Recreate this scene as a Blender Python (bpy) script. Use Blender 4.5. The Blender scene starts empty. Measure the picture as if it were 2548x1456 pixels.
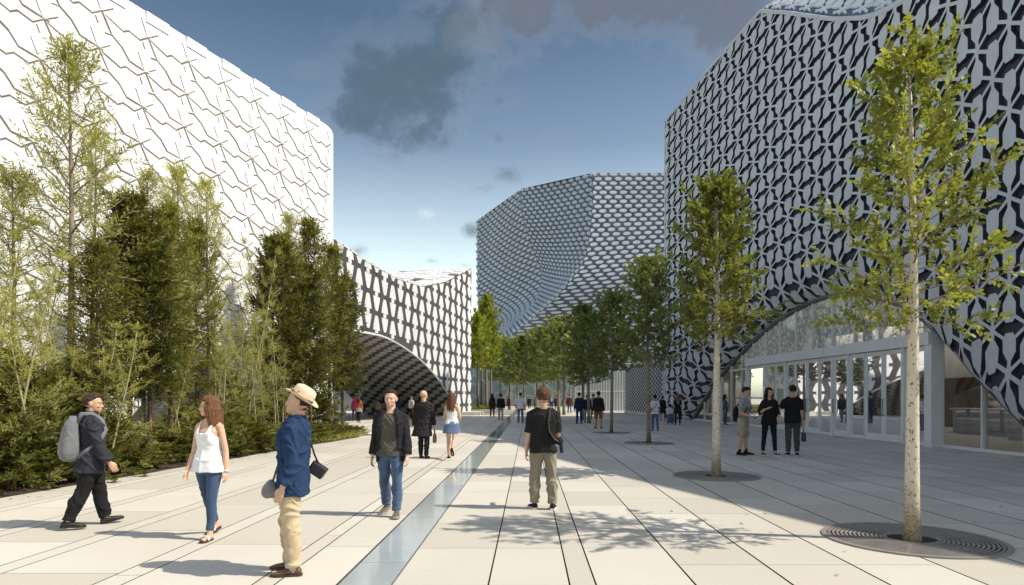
import bpy, bmesh, math, random
import numpy as np
from mathutils import Vector, Matrix, Quaternion
PI = math.pi
R = math.radians
scene = bpy.context.scene
COL = scene.collection

# ------------------------------------------------------------------ camera
K = 1024.0 / 2548.0          # picture notes were taken at 2548 px wide
F, VH, CH = 650.0, 397.0, 1.6
cam_d = bpy.data.cameras.new('camera'); cam = bpy.data.objects.new('camera', cam_d); COL.objects.link(cam)
cam.location = (0, 0, CH); cam.rotation_euler = (R(90), 0, 0)
cam_d.sensor_width = 36; cam_d.lens = 36 * F / 1024; cam_d.shift_y = (VH - 292.5) / 1024
cam_d.clip_end = 5000; cam_d.clip_start = 0.05
scene.camera = cam


def ground(dx, dy):
    v = dy * K
    Y = CH * F / (v - VH)
    return ((dx * K - 512) * Y / F, Y)


def at(dx, dy, Y):
    return Vector(((dx * K - 512) * Y / F, Y, CH + (VH - dy * K) * Y / F))


def lerp(a, b, t): return a + (b - a) * t


def interp(x, xs, ys): return float(np.interp(x, xs, ys))


def smooth(a, b, x):
    t = min(1, max(0, (x - a) / (b - a)))
    return t * t * (3 - 2 * t)


# ------------------------------------------------------------------ objects
def tag(o, label=None, cat=None, group=None, kind=None):
    if label: o['label'] = label
    if cat: o['category'] = cat
    if group: o['group'] = group
    if kind: o['kind'] = kind
    return o


def empty(name, loc=(0, 0, 0), rz=0, label=None, cat=None, group=None):
    o = bpy.data.objects.new(name, None); COL.objects.link(o)
    o.location = loc; o.rotation_euler = (0, 0, rz); o.empty_display_size = 0.2
    return tag(o, label, cat, group)


def link_mesh(name, me, mat, parent=None):
    o = bpy.data.objects.new(name, me); COL.objects.link(o)
    if mat is not None and len(me.materials) == 0: me.materials.append(mat)
    if parent is not None: o.parent = parent
    return o


def copy_tree(root, loc, rz=0, scale=(1, 1, 1), label=None, group=None):
    r = root.copy(); COL.objects.link(r)
    r.location = loc; r.rotation_euler = (0, 0, rz); r.scale = scale
    if label: r['label'] = label
    if group: r['group'] = group
    for ch in list(root.children):
        c = ch.copy(); COL.objects.link(c); c.parent = r
        for g in list(ch.children):
            d = g.copy(); COL.objects.link(d); d.parent = c
    return r


class MB:
    """collects closed shapes into one mesh"""
    def __init__(s): s.v = []; s.f = []

    def add(s, verts, faces):
        n = len(s.v); s.v.extend([tuple(p) for p in verts]); s.f.extend([tuple(i + n for i in f) for f in faces])

    def box(s, x0, x1, y0, y1, z0, z1):
        s.add([(x0, y0, z0), (x1, y0, z0), (x1, y1, z0), (x0, y1, z0), (x0, y0, z1), (x1, y0, z1), (x1, y1, z1), (x0, y1, z1)],
              [(0, 3, 2, 1), (4, 5, 6, 7), (0, 1, 5, 4), (1, 2, 6, 5), (2, 3, 7, 6), (3, 0, 4, 7)])

    def obox(s, c, ax, ay, az, hx, hy, hz):
        c, ax, ay, az = Vector(c), Vector(ax), Vector(ay), Vector(az)
        vs = [c + ax * (i * hx) + ay * (j * hy) + az * (k * hz) for k in (-1, 1) for (i, j) in ((-1, -1), (1, -1), (1, 1), (-1, 1))]
        s.add(vs, [(0, 3, 2, 1), (4, 5, 6, 7), (0, 1, 5, 4), (1, 2, 6, 5), (2, 3, 7, 6), (3, 0, 4, 7)])

    def prism(s, top, bot, cap=False):
        n = len(top)
        f = [tuple(range(n))]
        f += [(i, i + n, (i + 1) % n + n, (i + 1) % n) for i in range(n)]
        if cap: f.append(tuple(range(2 * n - 1, n - 1, -1)))
        s.add(list(top) + list(bot), f)

    def tube(s, pts, rad, seg=8, ref=None, flat=1.0):
        pts = [Vector(p) for p in pts]; n = len(pts)
        if not hasattr(rad, '__len__'): rad = [rad] * n
        t = (pts[1] - pts[0]).normalized()
        up = Vector(ref) if ref is not None else (Vector((0, 0, 1)) if abs(t.z) < .9 else Vector((0, 1, 0)))
        vs = []
        for i, p in enumerate(pts):
            a = pts[max(0, i - 1)]; b = pts[min(n - 1, i + 1)]
            t = (b - a).normalized()
            x = up - t * up.dot(t)
            if x.length < 1e-5: x = t.orthogonal()
            x.normalize(); y = t.cross(x); up = x
            r = rad[i]
            rx, ry = (r if not hasattr(r, '__len__') else r[0]), (r * flat if not hasattr(r, '__len__') else r[1])
            for k in range(seg):
                a = 2 * PI * k / seg
                vs.append(p + x * (math.cos(a) * rx) + y * (math.sin(a) * ry))
        fs = []
        for i in range(n - 1):
            for k in range(seg):
                fs.append((i * seg + k, i * seg + (k + 1) % seg, (i + 1) * seg + (k + 1) % seg, (i + 1) * seg + k))
        fs.append(tuple(range(seg - 1, -1, -1))); fs.append(tuple((n - 1) * seg + k for k in range(seg)))
        s.add(vs, fs)

    def ell(s, c, r, m=None, nu=14, nv=9):
        c = Vector(c); vs = []; fs = []
        if not hasattr(r, '__len__'): r = (r, r, r)
        def put(p):
            p = Vector((p[0] * r[0], p[1] * r[1], p[2] * r[2]))
            if m is not None: p = m @ p
            vs.append(c + p)
        put((0, 0, -1))
        for j in range(1, nv):
            t = -PI / 2 + PI * j / nv
            for i in range(nu):
                a = 2 * PI * i / nu; put((math.cos(a) * math.cos(t), math.sin(a) * math.cos(t), math.sin(t)))
        put((0, 0, 1)); last = len(vs) - 1
        for i in range(nu):
            fs.append((0, 1 + (i + 1) % nu, 1 + i)); fs.append((last, last - nu + i, last - nu + (i + 1) % nu))
        for j in range(nv - 2):
            for i in range(nu):
                a = 1 + j * nu
                fs.append((a + i, a + (i + 1) % nu, a + nu + (i + 1) % nu, a + nu + i))
        s.add(vs, fs)

    def loft(s, rows, closed=True):
        n = len(rows[0]); vs = [p for r in rows for p in r]; fs = []
        for j in range(len(rows) - 1):
            for i in range(n if closed else n - 1):
                fs.append((j * n + i, j * n + (i + 1) % n, (j + 1) * n + (i + 1) % n, (j + 1) * n + i))
        if closed:
            fs.append(tuple(range(n - 1, -1, -1))); fs.append(tuple((len(rows) - 1) * n + i for i in range(n)))
        s.add(vs, fs)

    def grid(s, rows):
        s.loft(rows, closed=False)

    def mesh(s, name, smooth_=False):
        me = bpy.data.meshes.new(name); me.from_pydata(s.v, [], s.f); me.update()
        if smooth_: me.shade_smooth()
        return me

    def build(s, name, mat, parent=None, smooth_=False):
        return link_mesh(name, s.mesh(name, smooth_), mat, parent)


# ------------------------------------------------------------------ materials
def nodes(name):
    m = bpy.data.materials.new(name); m.use_nodes = True
    nt = m.node_tree; nt.nodes.clear()
    out = nt.nodes.new('ShaderNodeOutputMaterial')
    return m, nt, out


def N(nt, t, **kw):
    n = nt.nodes.new(t)
    for k, v in kw.items():
        if k.startswith('i_'):
            key = k[2:].replace('_', ' ')
            n.inputs[int(key) if key.isdigit() else key].default_value = v
        else: setattr(n, k, v)
    return n


def noise(nt, scale, detail=4, vec=None, rough=.55, coord='Object', dist=0):
    n = N(nt, 'ShaderNodeTexNoise', i_Scale=scale, i_Detail=detail, i_Roughness=rough, i_Distortion=dist)
    if vec is None:
        vec = N(nt, 'ShaderNodeTexCoord').outputs[coord]
    nt.links.new(vec, n.inputs['Vector'])
    return n


def ramp(nt, fac, stops):
    r = N(nt, 'ShaderNodeValToRGB')
    e = r.color_ramp.elements
    while len(e) < len(stops): e.new(0.5)
    for el, (p, c) in zip(e, stops):
        el.position = p; el.color = (c, c, c, 1) if not hasattr(c, '__len__') else (*c[:3], 1)
    nt.links.new(fac, r.inputs[0])
    return r


def mixc(nt, fac, a, b, mode='MIX'):
    m = N(nt, 'ShaderNodeMix', data_type='RGBA', blend_type=mode)
    for sock, val in ((m.inputs[0], fac), (m.inputs[6], a), (m.inputs[7], b)):
        if hasattr(val, 'links'): nt.links.new(val, sock)
        elif hasattr(val, '__len__'): sock.default_value = (*val[:3], 1)
        else: sock.default_value = val
    return m.outputs[2]


def math_(nt, op, a, b=None, c=None, clamp=False):
    m = N(nt, 'ShaderNodeMath', operation=op, use_clamp=clamp)
    for sock, val in zip(m.inputs, (a, b, c)):
        if val is None: continue
        if hasattr(val, 'links'): nt.links.new(val, sock)
        else: sock.default_value = val
    return m.outputs[0]


def surf(name, col, rough=.8, var=.15, scale=6, bump=.15, bscale=60, bdist=.01, metal=0, spec=.4, detail=5, sheen=0, coat=0):
    """painted / stone / cloth: base colour broken up by two noises, with bump"""
    m, nt, out = nodes(name)
    p = N(nt, 'ShaderNodeBsdfPrincipled', i_Roughness=rough, i_Metallic=metal)
    p.inputs['Specular IOR Level'].default_value = spec
    if sheen: p.inputs['Sheen Weight'].default_value = sheen
    if coat: p.inputs['Coat Weight'].default_value = coat
    n1 = noise(nt, scale, detail); 
    f = ramp(nt, n1.outputs[0], [(.3, 0), (.7, 1)])
    c = mixc(nt, f.outputs[0], [x * (1 - var) for x in col], [min(1, x * (1 + var)) for x in col])
    nt.links.new(c, p.inputs['Base Color'])
    if bump:
        n2 = noise(nt, bscale, 4)
        b = N(nt, 'ShaderNodeBump', i_Strength=bump, i_Distance=bdist)
        nt.links.new(n2.outputs[0], b.inputs['Height']); nt.links.new(b.outputs[0], p.inputs['Normal'])
    nt.links.new(p.outputs[0], out.inputs[0])
    return m


def leafmat(name, dark, light, trans=.35, rough=.5):
    m, nt, out = nodes(name)
    at_ = N(nt, 'ShaderNodeAttribute', attribute_name='tone')
    c = mixc(nt, at_.outputs['Fac'], dark, light)
    inf = N(nt, 'ShaderNodeObjectInfo')
    hv = N(nt, 'ShaderNodeHueSaturation')
    mr = N(nt, 'ShaderNodeMapRange'); mr.inputs[3].default_value = .82; mr.inputs[4].default_value = 1.15
    nt.links.new(inf.outputs['Random'], mr.inputs[0]); nt.links.new(mr.outputs[0], hv.inputs['Value'])
    nt.links.new(c, hv.inputs['Color'])
    p = N(nt, 'ShaderNodeBsdfPrincipled', i_Roughness=rough); p.inputs['Specular IOR Level'].default_value = .35
    t = N(nt, 'ShaderNodeBsdfTranslucent')
    g = mixc(nt, 1.0, hv.outputs[0], (1.25, 1.25, .7), 'MULTIPLY')
    nt.links.new(hv.outputs[0], p.inputs['Base Color']); nt.links.new(g, t.inputs['Color'])
    mx = N(nt, 'ShaderNodeMixShader', i_0=trans)
    nt.links.new(p.outputs[0], mx.inputs[1]); nt.links.new(t.outputs[0], mx.inputs[2])
    nt.links.new(mx.outputs[0], out.inputs[0])
    return m
# ------------------------------------------------------------------ light
SUN = Vector((1, -.2, 1.13)).normalized()
sun_d = bpy.data.lights.new('sun', 'SUN'); sun = bpy.data.objects.new('sun', sun_d); COL.objects.link(sun)
sun_d.energy = 4.5; sun_d.angle = R(.6); sun_d.color = (1.0, .925, .79)
sun.rotation_euler = SUN.to_track_quat('Z', 'Y').to_euler(); sun.location = (30, -10, 40)

world = bpy.data.worlds.new('World'); scene.world = world; world.use_nodes = True
wt = world.node_tree; wt.nodes.clear()
wo = N(wt, 'ShaderNodeOutputWorld'); bg = N(wt, 'ShaderNodeBackground', i_Strength=.125)
sky = N(wt, 'ShaderNodeTexSky', sky_type='NISHITA', sun_disc=False)
sky.sun_elevation = math.asin(SUN.z); sky.sun_rotation = math.atan2(SUN.x, SUN.y)
sky.air_density = 1.1; sky.dust_density = 1.2; sky.ozone_density = 2.0; sky.altitude = 50
tc = N(wt, 'ShaderNodeTexCoord'); sep = N(wt, 'ShaderNodeSeparateXYZ'); wt.links.new(tc.outputs['Generated'], sep.inputs[0])
el = sep.outputs[2]
# a deep polarised blue overhead that pales to the horizon
grad = ramp(wt, el, [(0, (1.5, 1.55, 1.5)), (.04, (2.2, 2.1, 1.7)), (.10, (2.6, 2.36, 1.76)), (.22, (1.75, 1.58, 1.24)), (.36, (.78, .80, .76)), (.5, (.44, .52, .54)), (.62, (.8, .8, .8)), (.8, (1.3, 1.25, 1.15))])
hs_ = N(wt, 'ShaderNodeHueSaturation'); hs_.inputs['Saturation'].default_value = .88; wt.links.new(sky.outputs[0], hs_.inputs['Color'])
base = mixc(wt, 1.0, hs_.outputs[0], grad.outputs[0], 'MULTIPLY')
# clouds: noise broken banks at fixed directions of the sky
yy = math_(wt, 'MAXIMUM', sep.outputs[1], .05)
px = math_(wt, 'DIVIDE', sep.outputs[0], yy); pz = math_(wt, 'DIVIDE', sep.outputs[2], yy)
comb = N(wt, 'ShaderNodeCombineXYZ'); wt.links.new(px, comb.inputs[0]); wt.links.new(pz, comb.inputs[1])
nz = noise(wt, 7.5, 12, comb.outputs[0], .6, dist=.5)
nz2 = noise(wt, 30, 8, comb.outputs[0], .65)


def blobs(lst):
    tot = None
    for (dx, dy, rx, ry, w) in lst:
        c = ((dx * K - 512) / F, (VH - dy * K) / F, 0)
        s = N(wt, 'ShaderNodeVectorMath', operation='SUBTRACT'); wt.links.new(comb.outputs[0], s.inputs[0]); s.inputs[1].default_value = c
        d = N(wt, 'ShaderNodeVectorMath', operation='DIVIDE'); wt.links.new(s.outputs[0], d.inputs[0]); d.inputs[1].default_value = (rx * K / F, ry * K / F, 1)
        l = N(wt, 'ShaderNodeVectorMath', operation='LENGTH'); wt.links.new(d.outputs[0], l.inputs[0])
        mr = N(wt, 'ShaderNodeMapRange', interpolation_type='SMOOTHSTEP'); wt.links.new(l.outputs['Value'], mr.inputs[0])
        mr.inputs[1].default_value = 0; mr.inputs[2].default_value = 1.35; mr.inputs[3].default_value = w; mr.inputs[4].default_value = 0
        tot = mr.outputs[0] if tot is None else math_(wt, 'MAXIMUM', tot, mr.outputs[0])
    return tot


def cloud(prev, lst, thr, soft, core, edge):
    m = blobs(lst)
    n = math_(wt, 'ADD', math_(wt, 'MULTIPLY', math_(wt, 'SUBTRACT', nz.outputs[0], .5), 2.1), math_(wt, 'MULTIPLY_ADD', math_(wt, 'SUBTRACT', nz2.outputs[0], .5), .75, .64))
    d = math_(wt, 'SUBTRACT', math_(wt, 'ADD', m, n), thr)
    mr = N(wt, 'ShaderNodeMapRange', interpolation_type='SMOOTHSTEP'); wt.links.new(d, mr.inputs[0])
    mr.inputs[1].default_value = -.12; mr.inputs[2].default_value = soft * 1.15
    gate = math_(wt, 'GREATER_THAN', m, .002)
    front = math_(wt, 'GREATER_THAN', sep.outputs[1], .06)
    a = math_(wt, 'MULTIPLY', math_(wt, 'MULTIPLY', mr.outputs[0], gate), front)
    mr2 = N(wt, 'ShaderNodeMapRange', interpolation_type='SMOOTHSTEP'); wt.links.new(d, mr2.inputs[0])
    mr2.inputs[1].default_value = .0; mr2.inputs[2].default_value = .7
    tw = math_(wt, 'MULTIPLY', math_(wt, 'SUBTRACT', nz2.outputs[0], .5), .5)
    cc = mixc(wt, math_(wt, 'ADD', mr2.outputs[0], tw, clamp=True), edge, core)
    return mixc(wt, math_(wt, 'MULTIPLY', a, .84), prev, cc)


SC = 1 / .125
def cl(*c): return tuple(x * SC for x in c)
c1 = cloud(base, [(1065, 533, 55, 22, .7), (1010, 612, 190, 36, .68), (900, 600, 80, 22, .5)], 1.02, .7, cl(.66, .70, .72), cl(.58, .65, .70))
c2 = cloud(c1, [(1020, 190, 240, 180, 1.35), (1125, 30, 170, 140, 1.05), (915, 275, 190, 95, 1.05), (1010, 330, 190, 85, .95), (770, 172, 85, 42, .72),
                (1245, 240, 100, 45, .62), (1235, 345, 60, 38, .66), (1260, 435, 80, 42, .72), (1200, 470, 60, 30, .64), (1175, 575, 46, 32, .78), (885, 625, 44, 26, .78), (1075, 650, 32, 13, .7), (1165, 660, 40, 15, .62), (1190, 385, 44, 22, .55)],
           0.93, .85, cl(.078, .118, .158), cl(.24, .30, .36))
c3 = cloud(c2, [(1300, 20, 210, 150, 1.1), (1560, -30, 360, 150, 1.3), (1800, 60, 190, 180, 1.15), (1720, 180, 90, 80, .6), (1390, 345, 90, 45, .45)],
           0.9, .85, cl(.135, .15, .185), cl(.29, .31, .35))
wt.links.new(c3, bg.inputs['Color']); wt.links.new(bg.outputs[0], wo.inputs[0])

scene.view_settings.view_transform = 'Standard'; scene.view_settings.look = 'None'
scene.view_settings.gamma = 1; scene.view_settings.use_curve_mapping = False
scene.view_settings.exposure = 0.42
scene.cycles.max_bounces = 8; scene.cycles.transparent_max_bounces = 16
scene.cycles.use_denoising = True

# ------------------------------------------------------------------ ground and paving
M = {}
M['soil'] = surf('soil', (.035, .025, .018), 1, .4, 8, .6, 30, .03)


def paving_mat():
    m, nt, out = nodes('pale_paving')
    p = N(nt, 'ShaderNodeBsdfPrincipled', i_Roughness=.72); p.inputs['Specular IOR Level'].default_value = .3
    a = N(nt, 'ShaderNodeAttribute', attribute_name='tone')
    n1 = noise(nt, .35, 5); n2 = noise(nt, 90, 3); n3 = noise(nt, 3.0, 6, dist=.6)
    c = mixc(nt, a.outputs['Fac'], (.445, .415, .355), (.535, .505, .445))
    c = mixc(nt, math_(nt, 'MULTIPLY', ramp(nt, n1.outputs[0], [(.4, 0), (.62, 1)]).outputs[0], .35), c, (.42, .385, .32))
    c = mixc(nt, math_(nt, 'MULTIPLY', ramp(nt, n2.outputs[0], [(.58, 0), (.72, 1)]).outputs[0], .28), c, (.36, .34, .31))
    c = mixc(nt, math_(nt, 'MULTIPLY', ramp(nt, n3.outputs[0], [(.55, 0), (.75, 1)]).outputs[0], .16), c, (.40, .37, .33))
    mp = N(nt, 'ShaderNodeMapping'); mp.inputs['Scale'].default_value = (1.1, 5.5, 1); nt.links.new(N(nt, 'ShaderNodeTexCoord').outputs['Object'], mp.inputs[0])
    n4 = noise(nt, 1.6, 5, mp.outputs[0], .6)
    c = mixc(nt, math_(nt, 'MULTIPLY', ramp(nt, n4.outputs[0], [(.64, 0), (.72, 1)]).outputs[0], .3), c, (.2, .19, .18))
    nt.links.new(c, p.inputs['Base Color'])
    b = N(nt, 'ShaderNodeBump', i_Strength=.25, i_Distance=.004); nt.links.new(n2.outputs[0], b.inputs['Height'])
    nt.links.new(b.outputs[0], p.inputs['Normal']); nt.links.new(p.outputs[0], out.inputs[0])
    return m


M['paving'] = paving_mat()
M['joint'] = surf('joint_sand', (.07, .062, .055), 1, .3, 10, 0)
PD = .026   # the paving lines run a touch to the right of the view


def paving():
    rng = random.Random(4)
    bounds = []
    left = [-1.64, -2.17, -2.36, -3.47, -3.72]
    w = -3.72
    while w > -34:
        left += [w - 1.06, w - 1.29]; w -= 1.29
    right = [-1.17, -.346, .348, .573, 1.42]
    w = 1.42
    while w < 17: w += .83; right.append(w)
    cols = [(a, b) for b, a in zip(left[:-1], left[1:])] + list(zip(right[:-1], right[1:]))
    vs = []; fs = []; tone = []
    Y0, Y1 = -4.0, 118.0
    for (a, b) in cols:
        wid = b - a; narrow = wid < .35
        step = 3.9 if narrow else (1.36 if a > -1.2 else 1.9)
        y = Y0 - rng.random() * step
        if a > -1.2: y = Y0 - (0.0 if int(a * 10) % 2 else .68)
        while y < Y1:
            y2 = y + step * (1 + (y > 45) * 1.0)
            g = ((.0075 if a < 1 else .0105) if a > -1.2 else .008) if (a < 6 and a > -7) else .009
            g2 = .004
            xa, xb, ya, yb = a + g, b - g, y + g2, y2 - g2
            n = len(vs)
            for z in (0, -.03):
                vs += [(xa + PD * ya, ya, z), (xb + PD * ya, ya, z), (xb + PD * yb, yb, z), (xa + PD * yb, yb, z)]
            fs += [(n, n + 1, n + 2, n + 3), (n, n + 4, n + 5, n + 1), (n + 1, n + 5, n + 6, n + 2), (n + 2, n + 6, n + 7, n + 3), (n + 3, n + 7, n + 4, n)]
            t = min(1, max(0, .5 + rng.gauss(0, .42))); tone += [t] * 5
            y = y2
    me = bpy.data.meshes.new('paving'); me.from_pydata(vs, [], fs)
    at_ = me.attributes.new('tone', 'FLOAT', 'FACE'); at_.data.foreach_set('value', tone)
    o = link_mesh('paving', me, M['paving']); me.materials.append(M['joint'])
    me.polygons.foreach_set('material_index', np.array([0 if i % 5 == 0 else 1 for i in range(len(me.polygons))], dtype=np.int32)); tag(o, kind='structure')
    # one sheet to the horizon under the slabs
    b = MB(); b.add([(-3000, -600, -.022), (3000, -600, -.022), (3000, 4500, -.022), (-3000, 4500, -.022)], [(0, 1, 2, 3)])
    tag(b.build('ground', M['joint']), kind='structure')
    b = MB(); b.add([(-200, 118, 0), (200, 118, 0), (200, 900, 0), (-200, 900, 0)], [(0, 1, 2, 3)])
    tag(b.build('far_pavement', M['paving']), kind='structure')


paving()

# the flush strip of wet glass plates across the square
def strip():
    m, nt, out = nodes('wet_glass_strip')
    p = N(nt, 'ShaderNodeBsdfPrincipled', i_Roughness=.07); p.inputs['Specular IOR Level'].default_value = .75
    n1 = noise(nt, 1.1, 4); c = mixc(nt, n1.outputs[0], (.27, .32, .335), (.42, .46, .47)); nt.links.new(c, p.inputs['Base Color'])
    n2 = noise(nt, 24, 4, dist=.8); b = N(nt, 'ShaderNodeBump', i_Strength=.13, i_Distance=.006)
    nt.links.new(n2.outputs[0], b.inputs['Height']); nt.links.new(b.outputs[0], p.inputs['Normal'])
    nt.links.new(p.outputs[0], out.inputs[0])
    b = MB(); y = -3.1; k = 0
    while y < 100:
        y2 = y + 2.35
        xa, xb = -1.64 + .012, -1.17 - .014
        b.prism([(xa + PD * (y + .004), y + .004, -.004), (xb + PD * (y + .004), y + .004, -.004), (xb + PD * (y2 - .004), y2 - .004, -.004), (xa + PD * (y2 - .004), y2 - .004, -.004)],
                [(xa + PD * y, y + .004, -.02), (xb + PD * y, y + .004, -.02), (xb + PD * y2, y2 - .004, -.02), (xa + PD * y2, y2 - .004, -.02)])
        y = y2; k += 1
    tag(b.build('water_strip', m), kind='structure')


strip()

# planting bed along the white wall
BED = lambda Y: -8.08 + (Y - 10.26) * .1265
WALL = lambda Y: -19.6 + .386 * Y


def bed():
    b = MB(); rng = random.Random(2); top = []
    ys = np.linspace(4.5, 27.6, 60); rows = []
    for y in ys:
        xf = BED(y) + rng.uniform(-.03, .03) - max(0, (y - 26) * .5); xb = WALL(y) + .03
        rows.append([(lerp(xf, xb, t), y, .012 + (.0 if t in (0, 1) else rng.uniform(.01, .07))) for t in (0, .05, .15, .3, .5, .75, 1)])
    b.grid([r[::-1] for r in rows])
    tag(b.build('planting_bed', M['soil'], smooth_=True), kind='structure')


bed()
# ================================================================== white building on the left
M['white_wall'] = surf('white_render', (.68, .69, .705), .85, .055, .22, .12, 40, .006)
M['shadow_brown'] = surf('brown_shadow_line', (.15, .13, .11), .9, .2, 3, 0)  # colour of the painted shadow strips on the white wall


def wallpt(Y, z, off=0.0):
    # off: distance out of the wall towards the square
    return Vector((WALL(Y) + off / 1.072, Y - off * .386 / 1.072, z))


def white_building():
    root = empty('white_gallery_building', (-12, 22, 0), 0, 'white windowless building with brown zigzag joints behind the trees', 'building')  # the brown zigzag joints are painted shadow lines
    inv = Matrix.Translation((12, -22, 0))
    H = 14.0; Yc = 30.0; Yn = -2.0
    b = MB(); r = .55; prof = []
    # plan outline: straight long wall, rounded far corner, end wall, back
    t = Vector((.386, 1)).normalized(); nrm = Vector((1, -.386)).normalized()
    pc = Vector((WALL(Yc), Yc)); pn = Vector((WALL(Yn), Yn))
    plan = [pn]
    c0 = pc - t * r - nrm * r
    for k in range(9):
        a = PI / 2 * k / 8
        plan.append(c0 + nrm * (r * math.cos(a)) + t * (r * math.sin(a)))
    plan += [plan[-1] - nrm * 26, pn - nrm * 26]
    n = len(plan)
    cen = sum(plan, Vector((0, 0))) / n
    rows = []
    for k in range(10):   # wall then eased roof edge
        if k == 0: z, ins = -.05, 0
        else:
            a = PI / 2 * (k - 1) / 8; ins = .45 * (1 - math.cos(a)); z = H - .45 + .45 * math.sin(a)
        rows.append([Vector((*(p + (cen - p).normalized() * ins * 1.2), z)) for p in plan])
    b.loft([[inv @ p for p in rw] for rw in rows])
    b.build('wall', M['white_wall'], root)
    # brown strips painted as the shadow under the overlapping plates
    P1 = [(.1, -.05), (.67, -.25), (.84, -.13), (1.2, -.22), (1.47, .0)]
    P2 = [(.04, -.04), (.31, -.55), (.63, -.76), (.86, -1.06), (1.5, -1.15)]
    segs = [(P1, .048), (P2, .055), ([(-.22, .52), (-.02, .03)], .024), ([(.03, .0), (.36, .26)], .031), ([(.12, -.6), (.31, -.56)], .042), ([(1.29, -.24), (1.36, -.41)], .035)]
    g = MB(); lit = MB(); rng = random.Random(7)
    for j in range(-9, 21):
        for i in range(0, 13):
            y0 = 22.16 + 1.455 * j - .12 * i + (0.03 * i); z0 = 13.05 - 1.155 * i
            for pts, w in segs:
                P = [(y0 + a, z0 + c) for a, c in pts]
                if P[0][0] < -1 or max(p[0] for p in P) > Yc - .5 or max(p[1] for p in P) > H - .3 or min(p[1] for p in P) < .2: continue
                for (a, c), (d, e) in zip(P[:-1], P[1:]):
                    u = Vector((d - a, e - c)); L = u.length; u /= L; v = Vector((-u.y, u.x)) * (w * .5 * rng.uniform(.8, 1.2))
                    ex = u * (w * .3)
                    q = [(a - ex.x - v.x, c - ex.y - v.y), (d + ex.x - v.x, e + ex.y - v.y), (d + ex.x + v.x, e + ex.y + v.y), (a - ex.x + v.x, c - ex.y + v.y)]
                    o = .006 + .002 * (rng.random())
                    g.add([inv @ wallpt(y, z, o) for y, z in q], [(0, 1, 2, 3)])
                    # the lip of the plate above each painted shadow strip, a real ledge of a few centimetres
                    if u.x > .2 or abs(u.y) > .3:
                        sg = 1 if v.y >= 0 else -1
                        e1 = [(a + sg * v.x, c + sg * v.y), (d + sg * v.x, e + sg * v.y)]
                        k = v.normalized() * sg * .11
                        top = [(e1[0][0], e1[0][1]), (e1[1][0], e1[1][1]), (e1[1][0] + k.x, e1[1][1] + k.y), (e1[0][0] + k.x, e1[0][1] + k.y)]
                        lit.add([inv @ wallpt(top[0][0], top[0][1], .008), inv @ wallpt(top[1][0], top[1][1], .008), inv @ wallpt(top[2][0], top[2][1], .002), inv @ wallpt(top[3][0], top[3][1], .002),
                                 inv @ wallpt(top[0][0], top[0][1], 0), inv @ wallpt(top[1][0], top[1][1], 0)],
                                [(0, 1, 2, 3), (4, 5, 1, 0), (4, 0, 3), (5, 2, 1)])
    g.build('panel_shadow', M['shadow_brown'], root)
    lit.build('panel_lip', M['white_wall'], root)
    # small plate ends standing up along the roof edge
    for j in range(-9, 21):
        e = MB()
        y0 = 22.5 + 1.455 * j
        if y0 < 0 or y0 > Yc - 1.6: continue
        c = inv @ wallpt(y0, H - .3, -.02)
        e.obox(c, (.36, .932, 0), (.932, -.36, 0), (0, 0, 1), .42, .05, .17)
        e.build('roof_edge_plate', M['white_wall'], root)


white_building()

# ================================================================== chequered black and white building
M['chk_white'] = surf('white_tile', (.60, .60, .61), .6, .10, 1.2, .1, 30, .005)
M['chk_dark'] = surf('black_tile', (.050, .049, .055), .7, .35, 1.6, .2, 20, .01)
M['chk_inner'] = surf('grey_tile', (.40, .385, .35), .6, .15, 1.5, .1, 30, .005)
BX = lambda Y: -13.6 + .157 * Y
BTOP = ([31, 35.6, 40.5, 46, 52.6, 58, 61.8, 63], [9.3, 9.05, 9.0, 9.4, 10.9, 12.6, 13.8, 14.2])
ARCH_B = [(19.5, -.2), (20.5, 1.6), (24, 3.5), (30, 4.75), (36, 5.15), (40, 5.02), (45.1, 4.25), (50, 2.95), (54.6, 1.1), (56.2, -.1)]


def cat_rom(pts, n):
    out = []
    P = [pts[0]] + list(pts) + [pts[-1]]
    for i in range(1, len(P) - 2):
        p0, p1, p2, p3 = [np.array(p, float) for p in P[i - 1:i + 3]]
        for k in range(n):
            t = k / n
            out.append(.5 * ((2 * p1) + (-p0 + p2) * t + (2 * p0 - 5 * p1 + 4 * p2 - p3) * t * t + (-p0 + 3 * p1 - 3 * p2 + p3) * t ** 3))
    out.append(np.array(pts[-1], float))
    return np.array(out)


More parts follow.
